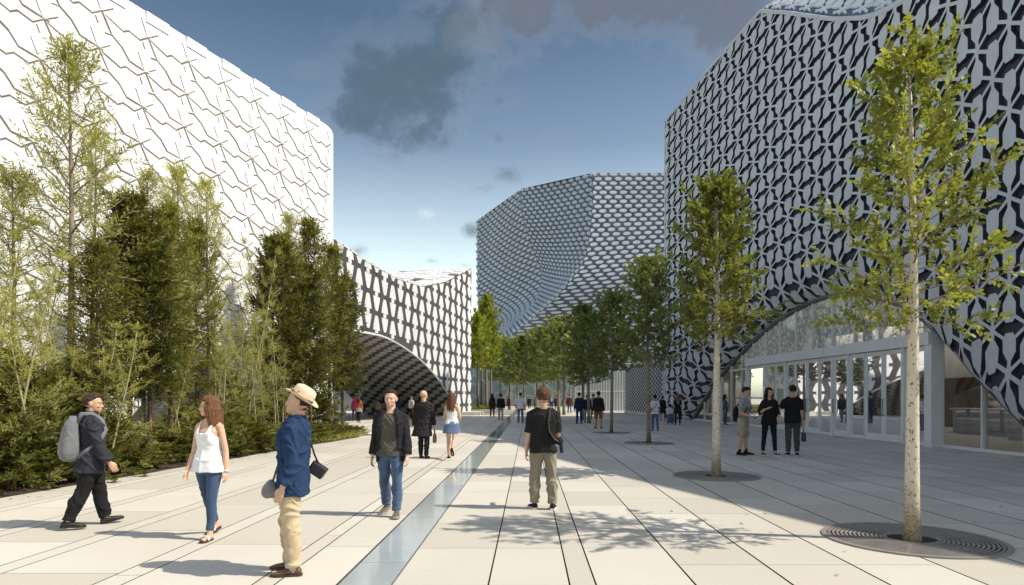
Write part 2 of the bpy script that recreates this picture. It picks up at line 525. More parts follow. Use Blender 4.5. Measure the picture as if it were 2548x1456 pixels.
def chequer_building():
    cx = -6.5
    root = empty('chequered_building', (cx, 48, 0), 0, 'black and white patterned building with a dark arched passage', 'building')
    inv = Matrix.Translation((-cx, -48, 0))
    arch = cat_rom(ARCH_B, 8)
    ax = Vector((-1, .157, 0)).normalized(); DEP = 8.5
    az = lambda y: float(np.interp(y, arch[:, 0], arch[:, 1], left=-1, right=-1))
    top = lambda y: interp(y, *BTOP)
    face = lambda y, z, o=0.0: inv @ (Vector((BX(y), y, z)) - ax * o)
    ys = sorted(set(list(np.linspace(30.0, 62, 60)) + [float(a) for a in arch[:, 0] if 30 < a < 62]))
    bz = lambda y: interp(y, [30, 45, 55, 61.9], [8.3, 9.4, 12.2, 13.7])
    w = MB()
    rows = []
    for y in ys:
        lo = max(-.05, az(y)); hi = top(y)
        rows.append([face(y, lerp(lo, hi, t)) for t in np.linspace(0, 1, 8)])
    w.grid(rows)
    # right end wall and back wall
    yb = 62
    w.add([face(yb, -.05), face(yb, top(yb)), face(yb, 13.7) + ax * DEP, face(yb, -.05) + ax * DEP], [(0, 1, 2, 3)])
    rows = [[face(y, lerp(max(-.05, az(y)), bz(y), t)) + ax * DEP for t in (0, 1)] for y in ys]
    w.grid(rows)
    w.build('wall', M['chk_dark'], root)
    # roof rising from the sagging front edge to the level back edge
    rf = MB(); rt = MB(); rng = random.Random(3)
    bz = lambda y: interp(y, [30, 45, 55, 61.9], [8.3, 9.4, 12.2, 13.7])
    roofp = lambda y, t, o=0.0: face(y, lerp(top(y), bz(y), t ** .8) + o) + ax * (DEP * t)
    rf.grid([[roofp(y, t) for t in np.linspace(0, 1, 9)] for y in ys])
    rf.build('roof', M['chk_dark'], root)
    y = 31.0; k = 0
    while y < 61.5:
        dy = .022 * y + .2; yn = min(62, y + dy)
        for j in range(9):
            t0, t1 = (j + .06) / 9, (j + .88) / 9
            o = (j % 2) * .5 * dy
            a, b2 = min(62, y + .08 + o), min(62, yn - .06 + o)
            if b2 - a < .1 or rng.random() < .08: continue
            h = .10 + .05 * rng.random()
            rt.prism([roofp(a, t0, h), roofp(b2, t0, h), roofp(b2, t1, h), roofp(a, t1, h)], [roofp(a, t0), roofp(b2, t0), roofp(b2, t1), roofp(a, t1)])
        y = yn; k += 1
    rt.build('roof_tile', M['chk_white'], root)
    # face tiles: tapered white tongues, alternately up and down, with small white squares between
    f = MB(); RH = 1.1
    y = 30.6; k = 0
    while y < 62:
        W = .036 * y; yn = y + W; ym = y + W / 2
        def q(pts, o):
            pp = [(min(61.95, a), b) for a, b in pts]
            if any(b > top(a) - .04 or (b < az(a) + .10) or b < .02 for a, b in pp):
                # cut back to the edge of the wall
                pp = [(a, min(top(a) - .04, max(b, az(a) + .1, .02))) for a, b in pp]
                if max(p[1] for p in pp) - min(p[1] for p in pp) < .12: return
                if abs(pp[0][1] - pp[-1][1]) < .03 and abs(pp[1][1] - pp[2][1]) < .03: return
            if max(p[0] for p in pp) - min(p[0] for p in pp) < .1: return
            f.prism([face(a, b, o) for a, b in pp], [face(a, b, 0) for a, b in pp])
        for r in range(0, 14):
            z0 = r * RH - .1; z1 = z0 + RH
            zb0, zb1 = z0 + .02, z1 - .25
            if (k + r) % 2 == 0:
                q([(ym - .39 * W, zb0), (ym + .39 * W, zb0), (ym + .34 * W, zb0 + .28), (ym + .20 * W, zb1 - .14), (ym + .12 * W, zb1), (ym - .12 * W, zb1), (ym - .20 * W, zb1 - .14), (ym - .34 * W, zb0 + .28)], .03)
            else:
                q([(ym - .12 * W, zb0), (ym + .12 * W, zb0), (ym + .20 * W, zb0 + .14), (ym + .34 * W, zb1 - .28), (ym + .39 * W, zb1), (ym - .39 * W, zb1), (ym - .34 * W, zb1 - .28), (ym - .20 * W, zb0 + .14)], .03)
                q([(ym - .17 * W, zb1 + .02), (ym + .17 * W, zb1 + .02), (ym + .17 * W, z1 + .01), (ym - .17 * W, z1 + .01)], .025)
        y = yn; k += 1
    f.build('face_tile', M['chk_white'], root)
    # the vault
    V = MB(); T = MB()
    n = len(arch); NV = 9
    seg = np.concatenate([[0], np.cumsum(np.hypot(*np.diff(arch, axis=0).T))])
    av = lambda s: (float(np.interp(s, seg, arch[:, 0])), float(np.interp(s, seg, arch[:, 1])))
    NS = 58
    vp = lambda s, t, o=0.0: (face(*av(s)) + ax * (DEP * t)) - Vector((0, 0, o))
    V.grid([[vp(seg[-1] * i / NS, t) for t in (0, .5, 1)] for i in range(NS + 1)])
    V.build('vault', M['chk_dark'], root)
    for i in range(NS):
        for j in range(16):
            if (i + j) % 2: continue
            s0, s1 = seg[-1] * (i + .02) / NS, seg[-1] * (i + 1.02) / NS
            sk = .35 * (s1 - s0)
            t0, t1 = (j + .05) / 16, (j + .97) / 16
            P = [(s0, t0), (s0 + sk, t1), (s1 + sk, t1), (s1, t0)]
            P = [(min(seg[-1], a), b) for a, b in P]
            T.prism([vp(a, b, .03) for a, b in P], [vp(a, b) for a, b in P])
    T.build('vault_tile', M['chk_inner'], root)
    rim = MB()
    pts = [face(a, max(-.1, b - .04), .1) for a, b in arch if a > 29]
    rim.tube(pts, .07, 6)
    rim.build('arch_rim', M['chk_white'], root)
    # concrete kerb at the foot of the right hand corner
    kb = MB(); kb.box(BX(57) - .6 - cx, BX(62) + 1.1 - cx, 56.5 - 48, 62.4 - 48, -.02, .28)
    kb.build('plinth', M['concrete'], root)


M['concrete'] = surf('concrete', (.42, .40, .37), .9, .14, 1.2, .25, 40, .01)
chequer_building()

# ================================================================== right-hand building
M['lattice'] = surf('pale_cast_panel', (.485, .51, .555), .75, .07, 1.5, .22, 110, .006)
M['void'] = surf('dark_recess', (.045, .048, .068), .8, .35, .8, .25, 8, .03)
M['alu'] = surf('anodised_aluminium', (.60, .61, .63), .45, .05, 2, .03, 30, .002, metal=.0, spec=.5)
M['alu_dark'] = surf('dark_steel', (.12, .125, .14), .45, .12, 2, .05, 30, .002, metal=.4)
M['lobby'] = surf('lobby_plaster', (.60, .58, .55), .9, .1, .6, 0)
M['lobby_floor'] = surf('lobby_floor', (.40, .37, .33), .35, .08, .6, 0)
M['lobby_dark'] = surf('lobby_dark_wood', (.10, .06, .04), .6, .3, 2, 0)


def glassmat(name, tint=(.84, .86, .86), refl=.75, rough=.012, base=.06):
    m, nt, out = nodes(name)
    tr = N(nt, 'ShaderNodeBsdfTransparent'); tr.inputs[0].default_value = (*tint, 1)
    gl = N(nt, 'ShaderNodeBsdfGlossy', i_Roughness=rough); gl.inputs[0].default_value = (.95, .97, 1, 1)
    n1 = noise(nt, .35, 2); b = N(nt, 'ShaderNodeBump', i_Strength=.05, i_Distance=.05)
    nt.links.new(n1.outputs[0], b.inputs['Height']); nt.links.new(b.outputs[0], gl.inputs['Normal'])
    fr = N(nt, 'ShaderNodeFresnel', i_IOR=1.52)
    f = math_(nt, 'ADD', math_(nt, 'MULTIPLY', fr.outputs[0], refl), base, clamp=True)
    mx = N(nt, 'ShaderNodeMixShader'); nt.links.new(f, mx.inputs[0]); nt.links.new(tr.outputs[0], mx.inputs[1]); nt.links.new(gl.outputs[0], mx.inputs[2])
    nt.links.new(mx.outputs[0], out.inputs[0])
    return m


def lamp_fill_mat():  # glow of the ceiling lamps and of the added lobby strip
    m, nt, out = nodes('lobby_lamp_and_fill'); e = N(nt, 'ShaderNodeEmission', i_Strength=8.0); e.inputs[0].default_value = (1, .93, .84, 1)
    nt.links.new(e.outputs[0], out.inputs[0]); return m


M['lamp_and_fill'] = lamp_fill_mat()
M['glass'] = glassmat('shopfront_glass')


def blotchmat():
    # upper panes carry a pattern of pale blotches
    m = M['glass'].copy(); m.name = 'blotched_glass'; nt = m.node_tree
    out = [n for n in nt.nodes if n.type == 'OUTPUT_MATERIAL'][0]; src = out.inputs[0].links[0].from_socket
    v = N(nt, 'ShaderNodeTexVoronoi', i_Scale=4.6); n0 = noise(nt, 5, 3)
    mv = N(nt, 'ShaderNodeVectorMath', operation='MULTIPLY_ADD'); tcn = N(nt, 'ShaderNodeTexCoord')
    nt.links.new(n0.outputs[1], mv.inputs[0]); mv.inputs[1].default_value = (.3, .3, .3); nt.links.new(tcn.outputs['Object'], mv.inputs[2]); nt.links.new(mv.outputs[0], v.inputs['Vector'])
    e = ramp(nt, v.outputs['Distance'], [(.36, .9), (.52, .42)])
    d = N(nt, 'ShaderNodeBsdfPrincipled', i_Roughness=.4); d.inputs['Base Color'].default_value = (.62, .63, .59, 1)
    mx = N(nt, 'ShaderNodeMixShader'); nt.links.new(e.outputs[0], mx.inputs[0]); nt.links.new(src, mx.inputs[1]); nt.links.new(d.outputs[0], mx.inputs[2]); nt.links.new(mx.outputs[0], out.inputs[0])
    return m


M['blotch'] = blotchmat()
FX = lambda Y: 13.6 - .037 * Y
GX = lambda Y: 14.5 - .037 * Y
RTOP = ([2, 4, 6, 10, 11.4, 15, 18.4, 20.5, 21.9, 23.3, 25.8, 29.6, 32.5, 41, 49.6, 50.5], [8.6, 9.4, 10.6, 12, 12.5, 13.5, 14.2, 14.5, 14.75, 15.2, 16.6, 19.1, 20.9, 21.9, 22.75, 22.8])
ARCH_R = [(15.6, -.2), (16.3, .1), (17.58, 1.0), (18.98, 2.1), (20.65, 3.55), (22.64, 4.8), (25.6, 5.7), (28.06, 5.9), (31, 5.65), (33.96, 5.05), (37, 4.1), (40.05, 3.0), (43, 1.6), (45.6, .15), (46.2, -.2)]
ARC = cat_rom(ARCH_R, 10)
YEND = 50.0


def arch_z(y): return float(np.interp(y, ARC[:, 0], ARC[:, 1], left=-9, right=-9))


def rtop(y): return interp(y, *RTOP)


def facade(y, z, d=0.0):
    """point of the cast facade: flat above, rolling in to the glass round the arch; d is the depth out of it"""
    y = min(y, YEND)
    z = min(z, rtop(y))
    dd = np.hypot((ARC[:, 0] - y), (ARC[:, 1] - z)); k = int(np.argmin(dd)); dist = float(dd[k])
    inside = z < arch_z(y) and 15.6 < y < 46.2
    a, b = ARC[k]
    if inside or dist < 1e-4:
        t = ARC[min(len(ARC) - 1, k + 1)] - ARC[max(0, k - 1)]
        nx, nz = -t[1], t[0]; l = math.hypot(nx, nz); nx, nz = nx / l, nz / l
        if nz < 0: nx, nz = -nx, -nz
        dist = 0.0
    else:
        nx, nz = (y - a) / dist, (z - b) / dist
    L = 1.55 if y < 30 else 1.55 + 1.1 * smooth(30, 38, y)
    Rr = .92
    if dist < L:
        th = PI / 2 * dist / L
        dn, inw = L * (1 - math.cos(th)), Rr * (1 - math.sin(th))
        yy, zz = a + nx * dn, b + nz * dn
        xx = FX(yy) + inw
        return Vector((xx - d * math.sin(th), yy - nx * d * math.cos(th), max(-.02, zz - nz * d * math.cos(th))))
    return Vector((FX(y) - d, y, max(-.02, z)))


PAD_U = [(-.12, -.17), (.12, -.17), (.38, -.07), (.38, .08), (.22, .15), (-.22, .15), (-.38, .08), (-.38, -.07)]
HUBS = [(.17, .0), (.10, .055), (-.10, .055), (-.17, 0), (-.10, -.055), (.10, -.055)]


def lattice_bm(b, fn, colY, rows, Hf, dtop, dbot, ok):
    """the star and pad lattice; fn maps (y, z, depth) to space"""
    n = len(colY)
    def put(poly, c, r, extra=0.0):
        P = []
        for (u, v) in poly:
            x = c + u
            i = min(n - 2, max(0, int(math.floor(x)))); y = lerp(colY[i], colY[i + 1], x - i)
            P.append((y, (r + v) * Hf(y)))
        if not ok(P): return
        b.prism([fn(y, z, dtop + extra) for y, z in P][::-1], [fn(y, z, dbot) for y, z in P][::-1])
    for c in range(0, n):
        for r in rows:
            rr = r + (.5 if c % 2 else 0)
            put(HUBS, c, rr, .002)
            put([(u, v + .29) for u, v in PAD_U], c, rr, .001)
            put([(u, -v - .29) for u, v in PAD_U][::-1], c, rr, .001)
            for s in (1, -1):
                q = [(-.10, .05 * s), (.10, .05 * s), (.10, .13 * s), (-.10, .13 * s)]
                put(q if s > 0 else q[::-1], c, rr)
                for sx in (1, -1):
                    # diagonal arm from the hub to the neighbour's pad
                    p0 = Vector((.12 * sx, .028 * s)); p1 = Vector((.67 * sx, .118 * s))
                    w = Vector((-.03 * s * sx, .0195))
                    q = [tuple(p0 - w), tuple(p1 - w), tuple(p1 + w), tuple(p0 + w)]
                    put(q if sx > 0 else q[::-1], c, rr)


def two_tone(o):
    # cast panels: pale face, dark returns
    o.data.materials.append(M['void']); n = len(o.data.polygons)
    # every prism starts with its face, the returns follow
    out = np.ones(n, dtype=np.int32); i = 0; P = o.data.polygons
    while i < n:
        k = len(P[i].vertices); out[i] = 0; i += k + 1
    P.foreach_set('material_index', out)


def right_building():
    root = empty('lattice_building', (14, 30, 0), 0, 'tall grey lattice-clad building with a glazed arched entrance', 'building')
    inv = Matrix.Translation((-14, -30, 0))
    fc = lambda y, z, d=0.0: inv @ facade(y, z, d)
    colY = [8.0]
    while colY[-1] < YEND + 1: colY.append(colY[-1] + max(.56, .031 * colY[-1]))
    Hf = lambda y: 1.95 + .35 * (1 - smooth(15, 27, y))
    def ok(P):
        if max(p[1] for p in P) < -.3 or min(p[0] for p in P) > YEND: return False
        cy = sum(p[0] for p in P) / len(P); cz = sum(p[1] for p in P) / len(P)
        if cz > rtop(cy) + .1 or cy > YEND: return False
        if max(p[1] for p in P) < .02: return False
        if cz < arch_z(cy) - .05 and 15.6 < cy < 46.2: return False
        return True
    b = MB(); lattice_bm(b, fc, colY, range(0, 13), Hf, 0.0, -.15, ok)
    lat = b.build('facade_lattice', M['lattice'], root); two_tone(lat)
    # dark wall behind the lattice
    w = MB(); ys = np.concatenate([np.linspace(3, 15.6, 12), np.linspace(15.8, 46, 70), np.linspace(46.3, YEND, 6)])
    rows = []
    for y in ys:
        lo = max(-.05, arch_z(y)) if 15.6 < y < 46.2 else -.05
        hi = rtop(y)
        rows.append([fc(y, lerp(lo, hi, t ** 1.5), -.145) for t in np.linspace(0, 1, 26)])
    w.grid(rows); w.build('backing_wall', M['void'], root)
    # parapet strip along the roof edge and the far corner
    e = MB(); n = 60
    ye = np.linspace(3, YEND, n)
    for a, c in zip(ye[:-1], ye[1:]):
        A, B = Vector((FX(a), a, rtop(a))), Vector((FX(c), c, rtop(c)))
        up = Vector((0, 0, .09)); ox = Vector((.02, 0, 0)); dx = Vector((.5, 0, 0))
        e.prism([inv @ (p) for p in (A - ox + up, B - ox + up, B + dx + up, A + dx + up)], [inv @ (p) for p in (A - ox - up, B - ox - up, B + dx - up, A + dx - up)], True)
    x = FX(YEND)
    e.prism([inv @ Vector(p) for p in ((x - .015, YEND - .16, 22.6), (x - .015, YEND + .1, 22.6), (x + .5, YEND + .1, 22.6), (x + .5, YEND - .16, 22.6))],
            [inv @ Vector(p) for p in ((x - .015, YEND - .16, -.02), (x - .015, YEND + .1, -.02), (x + .5, YEND + .1, -.02), (x + .5, YEND - .16, -.02))])
    e.build('edge_trim', M['lattice'], root)
    # end wall, back wall and the roof that rises behind the sagging front edge
    s = MB()
    x1 = 34
    s.add([inv @ Vector(p) for p in ((x + .1, YEND + .02, 0), (x1, YEND + .02, 0), (x1, YEND + .02, 24), (x + .1, YEND + .02, 22.7))], [(0, 1, 2, 3)])
    s.add([inv @ Vector(p) for p in ((x1, 3, 0), (x1, YEND, 0), (x1, YEND, 24), (x1, 3, 16))], [(0, 1, 2, 3)])
    s.build('rear_wall', M['lattice'], root)
    back = lambda y: lerp(16, 25.5, smooth(6, 34, y))
    def roofp(y, t, d=0.0):
        y = min(YEND, max(3, y)); t = min(1, max(0, t))
        z0 = rtop(y); z1 = max(z0, back(y))
        return inv @ Vector((FX(y) + 10.5 * t, y + 0, lerp(z0, z1, math.sin(t * PI / 2)) + d))
    rf = MB(); rf.grid([[roofp(y, t, -.02) for t in np.linspace(0, 1, 12)] + [inv @ Vector((x1, y, back(y)))] for y in np.linspace(3, YEND, 40)])
    rf.build('roof', M['roof_recess'], root)
    rl = MB()
    cy = [8 + i * .7 for i in range(62)]
    def rfn(y, z, d): return roofp(y, (z - .25) / 13.0, d + .14)
    def rok(P): return min(p[1] for p in P) > .2 and max(p[1] for p in P) < 13 and max(p[0] for p in P) < YEND and min(p[0] for p in P) > 4
    lattice_bm(rl, rfn, cy, range(0, 11), lambda y: 1.25, -.06, -.14, rok)
    rl.build('roof_lattice', M['roof_panel'], root)
    # arch trim between lattice and glass
    tr = MB(); A = [(a, b_) for a, b_ in ARC if b_ > -.15]
    pts = [inv @ Vector((GX(a) - .03, a, max(-.02, b_))) for a, b_ in A]
    tr.tube(pts, .13, 8); tr.build('arch_trim', M['alu_dark'], root, True)
    # glazing: one pane per bay, mullions between, a transom, all under the arch
    bays = [16.4, 17.45, 18.98, 20.8, 22.45, 24.0, 25.6, 27.25, 28.9, 30.5, 32.2, 33.8, 35.4, 37.0, 38.6, 40.2, 41.8, 43.4, 45.3]
    TR = 3.62
    VX = .28     # the doors stand this far in front of the glass
    V0, V1 = 20.75, 35.6
    for a, c in zip(bays[:-1], bays[1:]):
        inv_door = V0 - .1 < (a + c) / 2 < V1
        for (lo, hi) in ((.08, TR - .03), (TR + .03, 9)) if not inv_door else ((TR + .03, 9),):
            yy = np.linspace(a + .03, c - .03, 8)
            P0 = [(y, lo) for y in yy]; P1 = [(y, min(hi, arch_z(y) - .02)) for y in yy]
            if max(p[1] for p in P1) - lo < .15: continue
            P1 = [(y, max(lo + .004, z)) for y, z in P1]
            pane = MB()
            pane.grid([[inv @ Vector((GX(y), y, z)) for y, z in (p, q)] for p, q in zip(P0, P1)])
            pane.build('window_pane', M['blotch'] if lo > 1 else M['glass'], root)
    for y in bays[1:]:
        h = arch_z(y)
        if h < .4: continue
        mu = MB(); lo = TR if V0 < y < V1 - .3 else 0
        if h - lo < .2: continue
        mu.box(GX(y) - .09 - 14, GX(y) + .07 - 14, y - .03 - 30, y + .03 - 30, lo, h)
        mu.build('mullion', M['alu'], root)
    for a, c in ((16.2, V0), (V1, 45.6)):
        sl = MB()
        A_, B_ = GX(a) - 14, GX(c) - 14
        sl.prism([(A_ - .1, a - 30, .09), (B_ - .1, c - 30, .09), (B_ + .08, c - 30, .09), (A_ + .08, a - 30, .09)], [(A_ - .1, a - 30, -.01), (B_ - .1, c - 30, -.01), (B_ + .08, c - 30, -.01), (A_ + .08, a - 30, -.01)])
        sl.build('sill', M['alu'], root)
    tm = MB()
    for a, c in ((V1, 38.9),):
        z = TR - .45
        A_, B_ = GX(a) - 14, GX(c) - 14
        tm.prism([(A_ - .08, a - 30, z + .04), (B_ - .08, c - 30, z + .04), (B_ + .06, c - 30, z + .04), (A_ + .06, a - 30, z + .04)], [(A_ - .08, a - 30, z - .04), (B_ - .08, c - 30, z - .04), (B_ + .06, c - 30, z - .04), (A_ + .06, a - 30, z - .04)], True)
    tm.build('transom', M['alu'], root)
    # entrance front: header, posts, doors and side lights
    DX = lambda y: GX(y) - VX
    def slab(mb, y0, y1, z0, z1, o0, o1):
        mb.prism([inv @ Vector((DX(y) + o, y, z1)) for y, o in ((y0, o0), (y1, o0), (y1, o1), (y0, o1))],
                 [inv @ Vector((DX(y) + o, y, z0)) for y, o in ((y0, o0), (y1, o0), (y1, o1), (y0, o1))], True)
    cuts = [20.75, 22.45, 24.0, 25.6, 27.25, 28.9, 30.5, 32.2, 33.8, 35.6]
    for a, c in zip(cuts[:-1], cuts[1:]):
        h = MB(); slab(h, a + .006, c - .006, 3.28, 3.68, -.16, VX + .1); h.build('header_panel', M['alu'], root)
    for y, w_, d0 in ((20.72, .30, -.12), (22.15, .09, -.10), (25.5, .09, -.1), (26.72, .07, -.1), (30.95, .09, -.1), (33.2, .08, -.1), (35.5, .14, -.1)):
        p = MB(); slab(p, y - .05, y + w_, -.01, 3.28, d0, (.30 if w_ > .2 else .14)); p.build('post', M['alu'], root)
    def leaf(y0, y1, hside, name='door', st=.11):
        fr = MB()
        slab(fr, y0, y0 + st, .02, 3.26, -.03, .03); slab(fr, y1 - st, y1, .02, 3.26, -.03, .03)
        slab(fr, y0 + st, y1 - st, .02, .27 if name == 'door' else .14, -.03, .03); slab(fr, y0 + st, y1 - st, 3.10, 3.26, -.03, .03)
        d = fr.build(name, M['alu'], root)
        pn = MB(); slab(pn, y0 + st, y1 - st, .27 if name == 'door' else .14, 3.10, -.006, .006); pn.build('pane', M['glass'], d)
        if hside is not None:
            yh = y1 - st / 2 if hside else y0 + st / 2
            hd = MB(); p = lambda o, z: inv @ Vector((DX(yh) + o, yh, z))
            hd.tube([p(-.03, .95), p(-.10, .95), p(-.10, 1.0), p(-.10, 1.45), p(-.10, 1.5), p(-.03, 1.5)], .016, 6)
            hd.build('handle', M['alu_dark'], d)
    leaf(21.02, 22.10, None, 'side_light', .06)
    leaf(22.24, 23.33, True); leaf(23.34, 24.45, False)
    leaf(24.5, 25.45, None, 'side_light', .05)
    leaf(25.59, 26.67, True); leaf(26.79, 27.8, None, 'side_light', .06)
    leaf(27.84, 28.93, True); leaf(28.94, 30.05, False)
    leaf(30.1, 30.9, None, 'side_light', .05); leaf(31.04, 32.1, True); leaf(32.14, 33.15, None, 'side_light', .06); leaf(33.28, 35.45, None, 'side_light', .06)
    # the lobby seen through the glass
    lb = MB()
    X = lambda o: 14.4 + o - 14
    lb.add([(X(9), -17, 0), (X(9), 18, 0), (X(9), 18, 6.6), (X(9), -17, 6.6)], [(0, 1, 2, 3)])
    lb.add([(X(.2), -17, 0), (X(9), -17, 0), (X(9), -17, 6.6), (X(.2), -17, 6.6)], [(0, 1, 2, 3)])
    lb.add([(X(.2), 18, 0), (X(9), 18, 0), (X(9), 18, 6.6), (X(.2), 18, 6.6)], [(0, 1, 2, 3)])
    lb.build('lobby_wall', M['lobby'], root)
    lf = MB(); lf.add([(X(-.6), -15, .008), (X(9), -15, .008), (X(9), 17, .008), (X(-1.2), 17, .008)], [(0, 1, 2, 3)]); lf.build('lobby_floor', M['lobby_floor'], root)
    lc = MB(); lc.add([(X(.3), -17, 6.5), (X(9), -17, 6.5), (X(9), 18, 6.5), (X(-.6), 18, 6.5)], [(0, 1, 2, 3)]); lc.build('lobby_ceiling', M['lobby'], root)
    for y in (-10.5, -6, -1, 4, 9):
        c_ = MB(); c_.tube([(X(4.2), y, 0), (X(4.2), y, 6.5)], .22, 16); c_.build('lobby_column', M['lattice'], root, True)
    for (y0, y1, z1, o) in ((-12.5, -9, 2.3, 8.7), (-5, -3.6, 2.4, 8.7), (1.5, 5, 2.6, 8.7)):
        d_ = MB(); d_.box(X(o), X(o) + .2, y0, y1, 0, z1); d_.build('lobby_doorway', M['lobby_dark'], root)
    for y in (-11.5, -7):
        lp = MB(); lp.box(X(4.6), X(5.0), y - .3, y + .3, 3.3, 3.42); lp.build('ceiling_lamp', M['lamp_and_fill'], root)
    cv = MB(); cv.box(X(8.0), X(8.3), -16, 17, 6.3, 6.38); cv.build('added_fill_strip', M['lamp_and_fill'], root)  # added glowing strip that brightens the lobby, kept out of view
    cv = MB(); cv.box(X(7.5), X(7.6), -16.5, 17.5, 5.7, 6.5); cv.build('added_strip_screen', M['lobby'], root)  # added board that hides the glowing strip
    ct = MB(); ct.box(X(5.6), X(6.4), -4.5, -.5, 0, 1.02); ct.box(X(5.5), X(6.5), -4.6, -.4, 1.03, 1.1); ct.build('lobby_counter', M['lattice'], root)


M['roof_recess'] = surf('blue_roof_recess', (.10, .13, .19), .7, .2, 1, .1)
M['roof_panel'] = surf('pale_roof_panel', (.52, .55, .60), .7, .06, 1.5, .15, 60, .006)
right_building()

# ================================================================== far building with oval panels
M['oval'] = surf('far_oval_panel', (.52, .56, .63), .55, .08, .3, .0)
M['far_back'] = surf('far_dark_skin', (.135, .16, .21), .6, .2, .2, 0)


def far_building():
    root = empty('oval_panel_building', (12, 104, 0), 0, 'distant faceted building clad in pale oval panels', 'building')
    o0 = Vector((12, 104, 0))
    def curve(pts):
        a = np.array([[p[0], p[1], p[2]] for p in pts], float)
        return [at(*p) for p in a]
    NV = 25
    def resample(pts, n=NV):
        c = np.array([tuple(p) for p in pts]); c = cat_rom([tuple(p) for p in c], 8)
        s = np.concatenate([[0], np.cumsum(np.linalg.norm(np.diff(c, axis=0), axis=1))]); t = np.linspace(0, s[-1], n)
        return np.stack([np.interp(t, s, c[:, k]) for k in range(3)], 1)
    C3 = resample(curve([(1730, 430, 96), (1730, 560, 96), (1730, 700, 96.5), (1730, 830, 98), (1730, 915, 100)]))
    C2 = resample(curve([(1476, 430, 98), (1473, 540, 97), (1454, 645, 96.5), (1405, 718, 96.5), (1335, 785, 97.5), (1262, 842, 99), (1225, 868, 101)]))
    C1 = resample(curve([(1297, 470, 106), (1304, 540, 105), (1325, 610, 104), (1350, 680, 102), (1340, 745, 101), (1290, 800, 101), (1222, 862, 101.5)]))
    C0 = resample(curve([(1188, 548, 120), (1188, 640, 119), (1189, 740, 117), (1198, 785, 114), (1208, 815, 110), (1216, 845, 106), (1220, 858, 104)]))
    def patch(A, B, bulge):
        def f(u, v):
            x = v * (NV - 1); i = min(NV - 2, int(x)); t = x - i
            a = A[i] * (1 - t) + A[i + 1] * t; b = B[i] * (1 - t) + B[i + 1] * t
            p = a * (1 - u) + b * u
            p = p + np.array((0, bulge * 4 * u * (1 - u) * (1 - v * .7), 0))
            return Vector(p) - o0
        return f
    def clad(f, nu, nv, k, nm):
        skin = MB(); skin.grid([[f(u, v) for v in np.linspace(0, 1, 25)] for u in np.linspace(0, 1, 17)])
        skin.build('wall', M['far_back'], root)
        b = MB()
        for j in range(nv):
            for i in range(nu + 1):
                uc = (i + (.5 if j % 2 else 0)) / nu; vc = (j + .5) / nv
                ru, rv = .37 / nu, .46 / nv
                P = []
                for a in range(8):
                    an = PI / 4 * (a + .5)
                    u = uc + ru * 1.06 * max(-.95, min(.95, math.cos(an) * 1.12)); v = vc + rv * max(-.86, min(.86, math.sin(an)))
                    P.append((min(1, max(0, u)), min(1, max(0, v))))
                if max(p[0] for p in P) - min(p[0] for p in P) < .3 / nu: continue
                Q = [f(*p) for p in P]
                c = f(min(1, max(0, uc)), vc); nrm = (Q[2] - Q[0]).cross(Q[5] - Q[0])
                if nrm.length < 1e-6: continue
                nrm.normalize()
                if nrm.y > 0: nrm = -nrm
                b.prism([q.lerp(c, .12) + nrm * .36 for q in Q], [q - nrm * .02 for q in Q])
        b.build('oval_panel', M['oval'], root)
    clad(patch(C2, C3, 0), 10, 46, 1, 'front')
    clad(patch(C1, C2, .8), 11, 44, 2, 'middle')
    clad(patch(C0, C1, 1.0), 10, 44, 3, 'side')
    # roof cap behind the front edge
    cp = MB()
    tops = [Vector(c[0]) - o0 for c in (C0, C1, C2, C3)]
    cp.grid([[p, p + Vector((3, 14, .2))] for p in tops]); cp.build('roof', M['far_back'], root)
    # glazed ground floor set back under the overhang
    g = MB(); gy = 106 - 104
    g.add([(-26, gy + 10, 0), (16, gy, 0), (16, gy, 9.5), (-26, gy + 10, 9.5)], [(0, 1, 2, 3)])
    g.build('glass_wall', M['green_reflection'], root)
    mu = MB()
    for k in range(22):
        t = k / 21; mu.box(lerp(-26, 16, t) - .06, lerp(-26, 16, t) + .06, lerp(gy + 10, gy, t) - .2, lerp(gy + 10, gy, t) - .05, 0, 9.5)
    mu.box(-26, 16, gy + 11, gy + 12, 9.4, 14)
    mu.build('glass_wall_mullion', M['alu'], root)


def crackmat(name, c1, c2, c3, scale, rough=.25):
    m, nt, out = nodes(name)
    p = N(nt, 'ShaderNodeBsdfPrincipled', i_Roughness=rough)
    tcn = N(nt, 'ShaderNodeTexCoord')
    v = N(nt, 'ShaderNodeTexVoronoi', feature='DISTANCE_TO_EDGE', i_Scale=scale)
    n0 = noise(nt, scale * .6, 4); mixv = N(nt, 'ShaderNodeVectorMath', operation='MULTIPLY_ADD')
    nt.links.new(n0.outputs[1], mixv.inputs[0]); mixv.inputs[1].default_value = (1.2, 1.2, 1.2); nt.links.new(tcn.outputs['Object'], mixv.inputs[2])
    nt.links.new(mixv.outputs[0], v.inputs['Vector'])
    n1 = noise(nt, scale * .4, 5)
    c = mixc(nt, n1.outputs[0], c1, c2)
    e = ramp(nt, v.outputs['Distance'], [(.03, 1), (.1, 0)])
    c = mixc(nt, math_(nt, 'MULTIPLY', e.outputs[0], .75), c, c3)
    nt.links.new(c, p.inputs['Base Color']); nt.links.new(p.outputs[0], out.inputs[0])
    return m


M['green_reflection'] = crackmat('green_reflection_glass', (.17, .23, .22), (.30, .36, .35), (.42, .46, .46), .42)  # green mottling painted in for the reflection on the glass
M['etched_wall'] = crackmat('etched_grey_glass', (.17, .18, .19), (.26, .28, .29), (.55, .57, .58), .7)
far_building()


